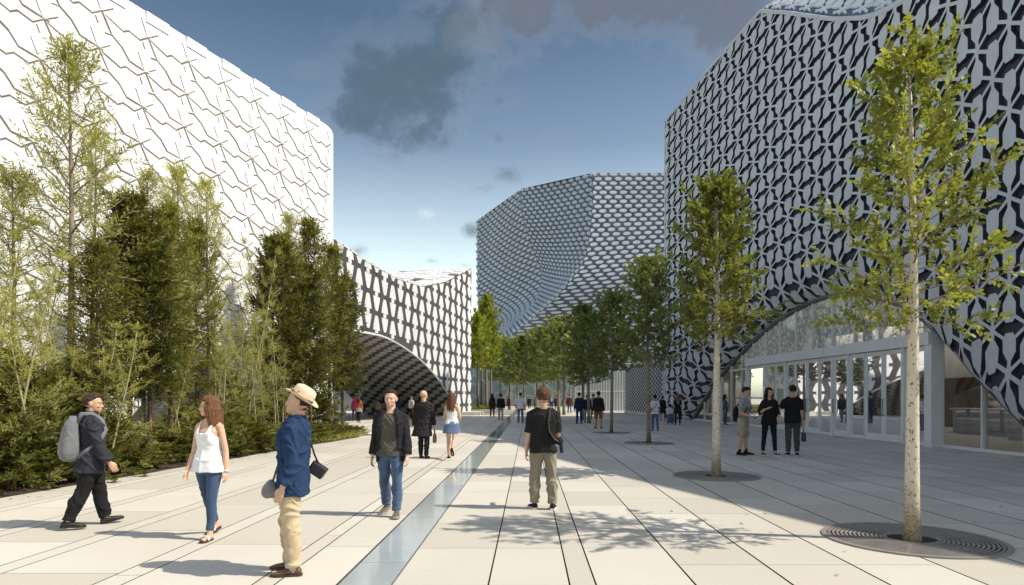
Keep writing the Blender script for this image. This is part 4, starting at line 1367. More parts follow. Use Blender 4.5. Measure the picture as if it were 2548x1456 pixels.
def skinmat():
    m, nt, out = nodes('skin')
    a = N(nt, 'ShaderNodeVertexColor', layer_name='paint')
    p = N(nt, 'ShaderNodeBsdfPrincipled', i_Roughness=.5); p.inputs['Specular IOR Level'].default_value = .35
    p.inputs['Subsurface Weight'].default_value = .08; p.inputs['Subsurface Radius'].default_value = (.02, .008, .004)
    n = noise(nt, 45, 4); c = mixc(nt, math_(nt, 'MULTIPLY', n.outputs[0], .22), a.outputs[0], mixc(nt, 1.0, a.outputs[0], (.8, .62, .55), 'MULTIPLY'))
    nt.links.new(c, p.inputs['Base Color']); nt.links.new(p.outputs[0], out.inputs[0])
    return m


M['skin'] = skinmat()
_cloth = {}


def cloth(col, kind='cloth'):
    key = (tuple(col), kind)
    if key in _cloth: return _cloth[key]
    nm = kind
    if kind == 'denim':
        m = surf('denim', col, .85, .28, 3.2, .3, 260, .003, detail=3, sheen=.15)
    elif kind == 'leather': m = surf('leather', col, .38, .18, 8, .2, 90, .003)
    elif kind == 'hair': m = surf('hair', col, .68, .4, 26, .9, 110, .010, detail=6, spec=.22)
    elif kind == 'straw': m = surf('straw', col, .8, .06, 20, .4, 160, .003)
    elif kind == 'rubber': m = surf('rubber', col, .7, .05, 8, 0)
    else: m = surf('cloth', col, .9, .12, 5, .22, 300, .003, sheen=.15 if max(col) > .12 else 0, spec=.4 if max(col) > .12 else .2)
    _cloth[key] = m
    return m


class Body:
    """a posed figure; looks along -Y before it is turned"""
    def __init__(s, H=1.75, fem=False, hip=(6, -6), knee=(4, 4), spread=(3, 3), arm=(0, 0), arm_out=(8, 8), elbow=(12, 12), fore_in=(0, 0), head=(0, 0), lean=0, toe=(8, 8), build=1.0, child=False, voxel=.006, fingers=True, curl=.5, ankle=(0, 0)):
        s.H, s.fem, s.vox, s.build = H, fem, voxel, build; k = s.k = H / 1.75
        s.fingers = fingers and voxel < .009
        hx = .088 * k
        s.leg = []
        for i, sd in enumerate((1, -1)):   # left of the person is +X
            h = Vector((sd * hx, 0, .93 * k)); a = R(hip[i]); b = R(spread[i])
            d = Vector((sd * math.sin(b), -math.sin(a) * math.cos(b), -math.cos(a) * math.cos(b)))
            kn = h + d * (.44 * k); a2 = a - R(knee[i])
            d2 = Vector((sd * math.sin(b) * .6, -math.sin(a2), -math.cos(a2))).normalized()
            an = kn + d2 * (.41 * k)
            f = Vector((sd * math.sin(R(toe[i])), -math.cos(R(toe[i])), 0))
            pit = R(ankle[i]); fd = (f * math.cos(pit) + Vector((0, 0, -math.sin(pit)))).normalized()
            s.leg.append((h, kn, an, fd))
        low = 9
        for h, kn, an, fd in s.leg:
            upv = s.footup(fd)
            for q in (an - upv * .075 * k - fd * .06 * k, an - upv * .075 * k + fd * .18 * k): low = min(low, q.z)
        s.dz = -low
        s.leg = [tuple([p + Vector((0, 0, s.dz)) for p in l[:3]] + [l[3]]) for l in s.leg]
        s.leanm = Matrix.Translation((0, 0, .93 * k + s.dz)) @ Matrix.Rotation(R(lean), 4, 'X') @ Matrix.Translation((0, 0, -.93 * k))
        sx = (.150 if fem else .172) * k * build ** .5
        s.arm = []
        for i, sd in enumerate((1, -1)):
            sh = s.leanm @ Vector((sd * sx, .012 * k, 1.375 * k)); a = R(arm[i] - lean); b = R(arm_out[i])
            d = Vector((sd * math.sin(b), -math.sin(a) * math.cos(b), -math.cos(a) * math.cos(b)))
            e = sh + d * (.295 * k); a2 = a + R(elbow[i]); b2 = R(arm_out[i] * .6 - fore_in[i])
            d2 = Vector((sd * math.sin(b2), -math.sin(a2) * math.cos(b2), -math.cos(a2) * math.cos(b2))).normalized()
            w = e + d2 * (.25 * k)
            s.arm.append((sh, e, w, d2))
        s.headm = s.leanm @ Matrix.Translation((0, .012 * k, 1.522 * k)) @ Matrix.Rotation(R(head[0]), 4, 'Z') @ Matrix.Rotation(R(head[1] + -lean * .7), 4, 'X') @ Matrix.Scale(k * 1.08 if not child else k * 1.25, 4)
        s.curl = curl
        s.TR = ([(.80, .12, .10, .0), (.87, .158, .112, .008), (.95, .172, .122, .012), (1.05, .142, .100, .0), (1.13, .126, .088, -.004), (1.22, .138, .098, .0), (1.31, .150, .106, -.004), (1.37, .150, .094, .004), (1.42, .118, .076, .01), (1.46, .078, .062, .014), (1.52, .054, .053, .014)] if fem else
                [(.80, .12, .10, .0), (.87, .155, .108, .008), (.95, .166, .115, .010), (1.05, .156, .104, .0), (1.15, .158, .104, .0), (1.25, .172, .114, -.002), (1.33, .178, .114, .0), (1.39, .166, .100, .006), (1.43, .126, .082, .012), (1.475, .084, .067, .016), (1.53, .061, .060, .016)])

    def footup(s, fd):
        x = fd.cross(Vector((0, 0, 1))).normalized(); return x.cross(fd).normalized()

    def row(s, z, grow=0.0, n=28, a0=0.0, a1=2 * PI, open_=False, front=1.0):
        k = s.k; T = s.TR; zz = [r[0] for r in T]
        rx = np.interp(z, zz, [r[1] for r in T]) * k * s.build + grow; ry = np.interp(z, zz, [r[2] for r in T]) * k * s.build + grow; cy = np.interp(z, zz, [r[3] for r in T]) * k
        out = []
        for i in range(n):
            a = a0 + (a1 - a0) * i / ((n - 1) if open_ else n)
            c, si = math.cos(a), math.sin(a); e = 2 / 2.35
            x = rx * math.copysign(abs(c) ** e, c); y = ry * math.copysign(abs(si) ** e, si)
            if s.fem and 1.2 < z < 1.4 and si < -.2:
                for sx in (-1, 1): y -= .034 * k * math.exp(-((x / k - sx * .07) / .05) ** 2 - ((z - 1.285) / .045) ** 2)
            out.append(s.leanm @ Vector((x, cy + y, z * k)))
        return out

    def drow(s, z, *a):
        # cloth hangs straight down from the widest part of the hips
        r = s.row(max(z, .93), *a); d = s.leanm.to_3x3() @ Vector((0, 0, (z - max(z, .93)) * s.k))
        return [p + d for p in r]

    # ---------- pieces
    def limb(s, mb, P, rad, seg=24): mb.tube(P, rad, seg)

    def armtube(s, mb, i, g=0.0, upto=1.0, cuff=0.0):
        sh, e, w, d = s.arm[i]; k = s.k * (.86 if s.fem else 1) * s.build ** .6
        up = (e - sh).normalized(); ff = [.050, .053, .048, .042, .040, .041, .037, .030, .0265]
        P = [sh - up * .03 * k + Vector((0, 0, .01)), sh + up * .05 * k, sh.lerp(e, .45), sh.lerp(e, .85), e.lerp(w, .06), e.lerp(w, .28), e.lerp(w, .6), e.lerp(w, .88), w]
        P[3] = P[3].lerp(e, .3)
        Rr = [r * k + g for r in ff]
        if cuff:
            for j in range(4, 9): Rr[j] += cuff * (j - 3) / 5
        if upto < 1:
            tot = [0.0]
            for a, b in zip(P[:-1], P[1:]): tot.append(tot[-1] + (b - a).length)
            L = tot[-1] * upto; Q = []; rr = []
            for j in range(len(P)):
                if tot[j] < L - .01: Q.append(P[j]); rr.append(Rr[j])
                else:
                    t = (L - tot[j - 1]) / (tot[j] - tot[j - 1]); Q.append(P[j - 1].lerp(P[j], t)); rr.append(lerp(Rr[j - 1], Rr[j], t)); break
            P, Rr = Q, rr
        s.limb(mb, P, Rr); mb.ell(sh + up * .015, (Rr[0] * 1.06,) * 3); s.yoke(mb, i, g)

    def yoke(s, mb, i, g):
        sd = 1 if i == 0 else -1; k = s.k; sh = s.arm[i][0]
        a = s.leanm @ Vector((sd * .045 * k, .022 * k, 1.455 * k)); up = Vector((0, 0, 1))
        mb.tube([a, a.lerp(sh + up * .012 * k, .5) + up * .006 * k, sh + up * .004 * k], [.040 * k + g * .6, .046 * k + g * .8, .049 * k + g], 12)

    def legtube(s, mb, i, g=(0, 0, 0), upto=1.0, hem=None):
        h, kn, an, fd = s.leg[i]; k = s.k * s.build ** .5; fem = s.fem
        ff = [.094, .090, .076, .060, .056, .056, .047, .038] if not fem else [.096, .090, .074, .055, .051, .053, .042, .034]
        back = Vector((0, .012 * k, 0))
        P = [h + Vector((0, 0, .03 * k)), h.lerp(kn, .15), h.lerp(kn, .5), h.lerp(kn, .92), kn.lerp(an, .08), kn.lerp(an, .32) + back, kn.lerp(an, .65) + back * .6, an]
        gg = np.interp(np.arange(8), [0, 3.5, 7], g); Rr = [f * k + x for f, x in zip(ff, gg)]
        if upto < 1:
            tot = [0.0]
            for a, b in zip(P[:-1], P[1:]): tot.append(tot[-1] + (b - a).length)
            L = tot[-1] * upto; Q = []; rr = []
            for j in range(8):
                if tot[j] < L - .01: Q.append(P[j]); rr.append(Rr[j])
                else:
                    t = (L - tot[j - 1]) / (tot[j] - tot[j - 1]); Q.append(P[j - 1].lerp(P[j], t)); rr.append(lerp(Rr[j - 1], Rr[j], t)); break
            P, Rr = Q, rr
        s.limb(mb, P, Rr)

    def hand(s, mb, i):
        sh, e, w, d = s.arm[i]; k = s.k * (.9 if s.fem else 1.0); sd = 1 if i == 0 else -1
        fwd = Vector((0, -1, 0)); x = (fwd - d * fwd.dot(d))
        if x.length < .3: x = Vector((-sd, 0, 0)) - d * Vector((-sd, 0, 0)).dot(d)
        x.normalize()                         # across the palm, thumb side
        n = d.cross(x) * sd; n = n if n.dot(Vector((-sd, 0, 0))) > -.2 else -n      # out of the palm
        m = Matrix((x, n, d)).transposed()
        mb.ell(w + d * .045 * k, (.040 * k, .017 * k, .055 * k), m, 12, 8)
        mb.tube([w - d * .02, w + d * .03 * k], [.025 * k, .028 * k], 10, x, .75)
        if not s.fingers:
            mb.ell(w + d * .12 * k + n * .015, (.034 * k, .018 * k, .05 * k), m, 10, 7); return
        L = [.068, .078, .073, .056]; c = s.curl
        for j in range(4):
            b = w + d * .085 * k + x * ((.029 - .0195 * j) * k); a = 0; P = [b - d * .02]; cur = b; rads = [.0098 * k]
            P.append(b); rads.append(.0098 * k)
            for q, ln in enumerate((.42, .32, .26)):
                a += c * (.35 + .28 * q + .07 * j)
                cur = cur + (d * math.cos(a) + n * math.sin(a) + x * ((.06 - .04 * j) * (1 - c * .5))) * (L[j] * k * ln * 1.15)
                P.append(cur); rads.append((.0092 - .0009 * q) * k)
            mb.tube(P, rads, 8)
        b = w + d * .025 * k + x * .026 * k
        td = (d * .75 + x * .55 + n * .35).normalized(); P = [b, b + td * .035 * k, b + td * .035 * k + (d * .9 + n * .35 + x * .1).normalized() * .03 * k, b + td * .035 * k + (d * .9 + n * .45).normalized() * .052 * k]
        mb.tube(P, [.0145 * k, .0115 * k, .0105 * k, .0085 * k], 8)

    def skin(s, root, tone=(.52, .32, .22), stub=False, browc=(.05, .03, .02), bare_feet=False, lipk=1.0):
        mb = MB(); k = s.k
        mb.loft([s.row(z, -.012) for z in (.90, .95, 1.05, 1.15, 1.25, 1.33, 1.40, 1.445, 1.48, 1.52)])
        if s.fem: pass
        for i in (0, 1):
            s.armtube(mb, i); s.hand(mb, i); s.legtube(mb, i)
            h, kn, an, fd = s.leg[i]; up = s.footup(fd)
            mb.tube([an - fd * .03 * k - up * .03 * k, an + fd * .07 * k - up * .045 * k, an + fd * .15 * k - up * .062 * k], [.036 * k, .034 * k, .018 * k], 10)
            mb.tube([an + up * .05 * k, an - up * .035 * k], [.037 * k, .040 * k], 10)
            if bare_feet:
                sx = fd.cross(up).normalized()
                for j in range(5):
                    b = an + fd * (.145 - .006 * j) * k - up * .064 * k + sx * ((j - 2) * .015 * k)
                    mb.tube([b - fd * .02, b + fd * (.022 - .002 * abs(j)) * k], [.010 * k, .008 * k], 6)
        # neck and head
        hm = s.headm; q = lambda x, y, z: hm @ Vector((x, y, z)); nb = s.leanm @ Vector((0, .022 * k, 1.44 * k))
        hr = hm.to_3x3(); hs = Matrix(hr)
        nk = .052 if s.fem else .060
        mb.tube([nb, nb.lerp(q(0, .012, .02), .5), q(0, .016, .05)], [nk * 1.2 * k, nk * k, nk * k], 14)
        E = lambda c, r, nu=18, nv=12: mb.ell(q(*c), r, hs, nu, nv)
        w = .93 if s.fem else 1.0
        E((0, .012, .142), (.0765 * w, .097, .087)); E((0, -.022, .095), (.062 * w, .070, .088)); E((0, -.045, .052), (.046 * w, .046, .043))
        E((0, -.072, .024), (.024, .018, .017)); E((0, -.035, .055), (.054 * w, .040, .045)); E((0, -.062, .138), (.055 * w, .030, .020))
        for sx in (-1, 1):
            E((sx * .073 * w, .012, .106), (.009, .020, .032)); E((sx * .078 * w, .02, .114), (.008, .016, .022))
            E((sx * .036, -.062, .086), (.022, .022, .022))
        mb.tube([q(0, -.078, .128), q(0, -.098, .100), q(0, -.106, .084)], [.008 * k, .011 * k, .0135 * k], 8); E((0, -.096, .080), (.018, .014, .009))
        E((0, -.088, .054), (.023, .010, .0062)); E((0, -.087, .044), (.020, .010, .0065))
        me = remesh(mb, 'body', s.vox, 3 if s.vox < .008 else 2)
        n = len(me.vertices); co = np.empty(n * 3); me.vertices.foreach_get('co', co); co = co.reshape(-1, 3)
        inv = np.array(hm.inverted()); L = co @ inv[:3, :3].T + inv[:3, 3]
        col = np.tile(np.array(tone, float), (n, 1))
        def blob(c, r, rgb, a):
            d = np.sqrt((((L - np.array(c)) / np.array(r)) ** 2).sum(1)); t = np.clip(1.5 - d * 1.3, 0, 1)[:, None] * a
            return col * (1 - t) + np.array(rgb) * t
        T = np.array(tone)
        for sx in (-1, 1): col = blob((sx * .042, -.07, .075), (.03, .04, .022), T * (1.12, .80, .74), .4)
        col = blob((0, -.104, .082), (.018, .02, .014), T * (1.1, .82, .76), .4)
        if stub: col = blob((0, -.06, .036), (.058, .05, .036), T * (.72, .68, .66), .55)
        for sx in (-1, 1):
            col = blob((sx * .031, -.08, .110), (.022, .03, .013), T * .62, .55)
            col = blob((sx * .031, -.085, .1085), (.013, .03, .0058), (.55, .52, .5), .6)
            col = blob((sx * .031, -.088, .1085), (.0065, .03, .0062), (.018, .012, .01), 1)
            col = blob((sx * .031, -.085, .1145), (.017, .03, .0035), (.04, .025, .02), .7)
            col = blob((sx * .032, -.085, .128), (.021, .03, .0055), browc, .85)
        col = blob((0, -.095, .0495), (.024, .025, .0095), T * (.95, .50, .48) * lipk, .8)
        col = blob((0, -.098, .0495), (.023, .02, .0026), T * .35, .8)
        c4 = np.concatenate([np.clip(col, 0, 1), np.ones((n, 1))], 1)
        a = me.color_attributes.new('paint', 'FLOAT_COLOR', 'POINT'); a.data.foreach_set('color', c4.ravel())
        return link_mesh('body', me, M['skin'], root)

    def put(s, root, name, mb, mat, vox=None, it=3, fold=0.0, seed=1, fscale=1.0, cut=None):
        return link_mesh(name, remesh(mb, name, vox or max(.006, s.vox), it + (4 if fold else 0), fold * 1.5 * (1 if s.vox < .012 else .0), seed, fscale, cut), mat, root)

    # ---------- clothes
    def top(s, root, name, mat, g=.012, z0=.90, sleeve=.42, neck=1.455, flare=0.0, fold=.006, cuff=.006, sg=None, seed=1, tank=False):
        mb = MB(); zs = [z0, z0 + .06, 1.0, 1.08, 1.16, 1.24, 1.31, 1.37, 1.41]
        zs = sorted(set([z for z in zs if z >= z0 and z < neck - .02] + [neck - .02, neck]))
        rows = [s.drow(z, g + flare * max(0, 1.1 - z)) for z in zs]
        cut = None
        if tank:
            mb.loft(rows)
            for i in (0, 1): s.yoke(mb, i, g + .004)
            inv = s.leanm.inverted()
            def cut(co):
                p = inv @ co; x, y, z = abs(p.x) / s.k, p.y / s.k, p.z / s.k
                if z > 1.27 and x > lerp(.150, .098, smooth(1.27, 1.36, z)): return True
                if y < .02: return z > 1.325 + .11 * smooth(.035, .082, x) + (.2 if x > .078 else 0)
                return z > 1.385 + .09 * smooth(.035, .08, x) + (.2 if x > .078 else 0)
        else:
            mb.loft(rows)
            for i in (0, 1):
                if sleeve: s.armtube(mb, i, sg if sg is not None else g, sleeve, cuff)
        return s.put(root, name, mb, mat, None, 3, fold, seed, 1.0, cut)

    def jacket(s, root, name, mat, g=.028, z0=.80, open_top=.055, open_bot=.10, fold=.006, neck=1.475, lapel=True, seed=2, sleeve=.97, cuff=.012):
        """open-fronted coat: a thick C-shaped shell with sleeves"""
        mb = MB(); zs = list(np.linspace(z0, 1.40, 10)) + [1.44, neck]; n = 30
        out = []; inn = []
        for z in zs:
            t = (z - z0) / (neck - z0); gap = lerp(open_bot, open_top, min(1, t * 1.3)) / .16
            gg = g + .03 * max(0, 1.0 - z)
            out.append(s.drow(z, gg, n, -PI / 2 + gap, 1.5 * PI - gap, True)); inn.append(s.drow(z, gg - .016, n, -PI / 2 + gap, 1.5 * PI - gap, True))
        mb.loft([o + i[::-1] for o, i in zip(out, inn)])
        for i in (0, 1): s.armtube(mb, i, .020, sleeve, cuff)
        if lapel:
            for e in (0, -1):
                P = [r[e] for r in out[5:]]; Q = [r[2 if e == 0 else -3] for r in out[5:]]
                c = [p.lerp(q, .45) + Vector((0, -.012, 0)) for p, q in zip(P, Q)]
                mb.tube(c, [.008] + [.022] * (len(c) - 2) + [.018], 8, Vector((1, 0, 0)), .4)
        # collar
        col = [p for p in s.row(1.49, .012, 18, -PI / 2 + .75, 1.5 * PI - .75, True)]
        mb.tube([p + Vector((0, 0, .012)) for p in col], .020, 8, Vector((0, 0, 1)), .55)
        return s.put(root, name, mb, mat, None, 3, fold, seed)

    def trousers(s, root, mat, name='trousers', g=(.012, .016, .02), upto=.985, zt=.95, fold=.007, seed=3, gt=.012, break_=.0):
        mb = MB()
        mb.loft([s.lrow(z, gt) for z in (.81, .85, .88, .93, .98, zt)])
        for i in (0, 1):
            s.legtube(mb, i, g, upto)
            h, kn, an, fd = s.leg[i]
            mb.ell(h + Vector((0, .012, -.02)), (.088 * s.k, .098 * s.k, .10 * s.k))
        return s.put(root, name, mb, mat, None, 3, fold, seed)

    def lrow(s, z, g):   # hip rows do not lean
        m = s.leanm; s.leanm = Matrix.Translation((0, 0, s.dz)) @ Matrix.Identity(4)
        r = s.row(z, g); s.leanm = m
        return r

    def skirt(s, root, mat, z0=.68, zt=1.04, flare=.10, name='skirt', pleat=.012):
        mb = MB(); rows = []
        for t in np.linspace(0, 1, 9):
            z = lerp(zt, z0, t); base = s.lrow(max(.88, z), .014 + flare * t)
            c = sum(base, Vector()) / len(base)
            rows.append([Vector((p.x, p.y, z * s.k + s.dz)) + (Vector((p.x - c.x, p.y - c.y, 0)).normalized() * pleat * t * math.sin(i * PI * .86 * 2)) for i, p in enumerate(base)])
        mb.loft(rows[::-1]); return s.put(root, name, mb, mat, None, 2)

    def shoes(s, root, mat, solem=None, g=0.0, heel=.0, name='shoe', high=0.0):
        for i in (0, 1):
            h, kn, an, fd = s.leg[i]; k = s.k * (.9 if s.fem else 1.0); up = s.footup(fd); x = fd.cross(up).normalized()
            b = an - up * .075 * s.k; mb = MB(); rows = []
            for (l, w, hh) in ((-.075, .026, .062), (-.05, .036, .085 + high), (0, .038, .092 + high), (.05, .042, .072), (.10, .049, .056), (.15, .047, .045), (.185, .034, .034), (.20, .014, .022)):
                c = b + fd * l * k; r = []
                for a in range(14):
                    an_ = 2 * PI * a / 14; cs, sn = math.cos(an_), math.sin(an_)
                    r.append(c + x * (math.copysign(abs(cs) ** .75, cs) * (w + g) * k) + up * ((.012 + (hh + g - .012) * (.5 + .5 * math.copysign(abs(sn) ** .8, sn))) * k))
                rows.append(r)
            mb.loft(rows)
            o = s.put(root, name, mb, mat, max(.005, s.vox), 2)
            if solem is not None:
                sb = MB(); ring = []
                for (l, w) in ((-.082, .022), (-.055, .038), (0, .041), (.05, .044), (.10, .052), (.15, .050), (.185, .038), (.205, .016)): ring.append((l, w))
                pts = [(l, w + .003) for l, w in ring] + [(l, -w - .003) for l, w in ring[::-1]]
                sb.prism([b + fd * l * k + x * w * k + up * .024 * k for l, w in pts][::-1], [b + fd * l * k + x * w * k + up * .0 for l, w in pts][::-1], True)
                link_mesh('sole', sb.mesh('sole'), solem, o)

    def sandals(s, root, mat, strapm):
        for i in (0, 1):
            h, kn, an, fd = s.leg[i]; k = s.k; up = s.footup(fd); x = fd.cross(up).normalized(); b = an - up * .082 * k
            sb = MB(); pts = [(-.06, .022), (-.03, .034), (.05, .036), (.11, .045), (.15, .043), (.18, .022)]
            pts = pts + [(l, -w) for l, w in pts[::-1]]
            sb.prism([b + fd * l * k + x * w * k + up * .022 for l, w in pts][::-1], [b + fd * l * k + x * w * k - up * .004 for l, w in pts][::-1], True)
            o = sb.build('sandal', mat, root)
            st = MB(); P = [b + fd * .08 * k + x * (.042 * math.cos(a) * k) + up * (.018 + .050 * math.sin(a)) * k for a in np.linspace(0, PI, 9)]
            st.tube(P, .022, 8, fd, .22); st.build('strap', strapm, o, True)

    def hair(s, root, mat, style='short', seed=1):
        hm = s.headm; hs = hm.to_3x3(); mb = MB(); rg = random.Random(seed)
        c = Vector((0, .012, .135)); vs = []; nu, nv = 40, 26
        w = .93 if s.fem else 1.0
        R0 = Vector((.0765 * w, .099, .094))
        def rad(d):
            a = d.y; z = d.z
            # hair line: front high, sides to the ear, nape low
            front = -a
            line = lerp(-.62, .46, smooth(-.15, .62, front)) if style != 'long' else lerp(-.75, .40, smooth(.0, .68, front))
            if style == 'short' and abs(d.x) > .55 and front > -.25: line = max(line, lerp(-.08, .3, smooth(-.1, .5, front)))
            m = smooth(line - .06, line + .30, z) if style in ('short', 'crop') else smooth(line - .08, line + .16, z)
            th = {'short': .012, 'crop': .007, 'full': .022, 'long': .018, 'bun': .012}[style]
            th *= (.55 + .65 * smooth(-.3, .8, z)) if style in ('short', 'full') else 1
            nz_ = mnoise.noise(Vector((d.x * 5 + seed, d.y * 5, d.z * 2.2))) * .45 + mnoise.noise(Vector((d.x * 14, d.y * 14 + seed, d.z * 6))) * .3
            th = th * (1 + nz_) + .003
            return lerp(-.016, th, m)
        rows = []
        for j in range(1, nv):
            t = -PI / 2 + PI * j / nv; r = []
            for i in range(nu):
                a = 2 * PI * i / nu; d = Vector((math.cos(a) * math.cos(t), math.sin(a) * math.cos(t), math.sin(t))); e = rad(d)
                r.append(hm @ (c + Vector((d.x * (R0.x + e), d.y * (R0.y + e), d.z * (R0.z + e)))))
            rows.append(r)
        mb.loft(rows)
        if style in ('short', 'full'):      # loose locks
            for k in range(70 if style == 'short' else 110):
                a = rg.uniform(0, 2 * PI); t = rg.uniform(.15, 1.45); d = Vector((math.cos(a) * math.cos(t), math.sin(a) * math.cos(t), math.sin(t)))
                if -d.y > .35 and d.z < .62: continue
                p = Vector((d.x * R0.x, d.y * R0.y, d.z * R0.z)) * 1.10 + c; fl = Vector((rg.uniform(-.4, .4) + d.x * .3, -.5 + rg.uniform(-.4, .4), .25 - .5 * (1 - d.z))).normalized()
                L = (.022 if style == 'short' else .038) * rg.uniform(.6, 1.2)
                mb.tube([hm @ (p - fl * L * .6), hm @ (p + d * L * .28), hm @ (p + fl * L + d * L * .35)], [.007, .007, .003], 6)
        if style == 'full':      # swept front
            for k in range(9):
                x = -.05 + .0125 * k; mb.tube([hm @ Vector((x, -.03, .222)), hm @ Vector((x * 1.05 + .006, -.072, .225 + .008 * math.sin(k * 2))), hm @ Vector((x + .012, -.10, .205))], [.012, .013, .004], 6)
        if style == 'long':
            for k in range(15):
                a = lerp(-.62, PI + .62, k / 14); x, y = math.cos(a), math.sin(a)
                L = .33 + .05 * rg.random() - .09 * (y < .15)
                P = [Vector((x * .072, .012 + y * .088, .15)), Vector((x * .084, .018 + y * .10, .08)), Vector((x * .088, .03 + y * .095, 0)), Vector((x * .088 + rg.uniform(-.01, .01), .045 + y * .085, -.10)), Vector((x * .07 + rg.uniform(-.012, .012), .05 + y * .08, .12 - L))]
                mb.tube([hm @ p for p in P], [.014, .022, .022, .019, .006], 8)
        if style == 'bun': mb.ell(hm @ Vector((0, .11, .17)), .038)
        return link_mesh('hair', remesh(mb, 'hair', max(.005, s.vox), 1), mat, root)

    def hat(s, root, mat, band):
        hm = s.headm @ Matrix.Translation((0, .020, .150)) @ Matrix.Rotation(R(-27), 4, 'X'); n = 40; mb = MB()
        prof = [(.142, .012), (.146, .017), (.12, .010), (.094, .006), (.091, .03), (.088, .07), (.080, .105), (.062, .118), (.035, .110), (.0, .104)]
        outr = []
        for r, z in prof:
            rw = []
            for i in range(n):
                a = 2 * PI * i / n; c, sn = math.cos(a), math.sin(a)
                zz = z
                if r > .1: zz += .026 * (abs(c) ** 2) * (r - .094) / .05 - (.018 * max(0, -sn) + .004 * max(0, sn)) * (r - .094) / .05
                if z > .08: zz -= .016 * math.exp(-(c * r / .022) ** 2) * (1 if r < .08 else .4); rx = r * (1 - .10 * max(0, -sn) * abs(c))
                else: rx = r
                rw.append(hm @ Vector((c * rx * .93, sn * r * 1.16, zz)))
            outr.append(rw)
        inner = [[p + (hm.to_3x3() @ Vector((0, 0, -.006))) for p in rw] for rw in outr[:4]]
        fs = MB(); fs.loft(outr, True)
        o = link_mesh('hat', fs.mesh('hat', True), mat, root)
        b = MB(); rows = []
        for z in (.008, .034):
            rows.append([hm @ Vector((math.cos(2 * PI * i / n) * .0935 * .93, math.sin(2 * PI * i / n) * .0935 * 1.16, z)) for i in range(n)])
        b.grid([r + [r[0]] for r in rows]); link_mesh('hat_band', b.mesh('hat_band', True), band, o)
        return o


def person(dx, dy, yaw, label, group=None, H=1.75, xy=None, **kw):
    x, y = ground(dx, dy) if xy is None else xy
    root = empty('person', (x, y, 0), R(yaw), label, 'person', group)
    return root, Body(H=H, **kw)


def thing_at(root, mb_or_me, name, mat, label, cat, smooth_=True):
    """a carried thing: built in the carrier's space, linked at top level"""
    me = mb_or_me.mesh(name, smooth_) if isinstance(mb_or_me, MB) else mb_or_me
    o = bpy.data.objects.new(name, me); COL.objects.link(o); me.materials.append(mat)
    o.location = root.location; o.rotation_euler = root.rotation_euler
    return tag(o, label, cat)


BLACK = (.012, .012, .014); WHITE = (.74, .74, .75)


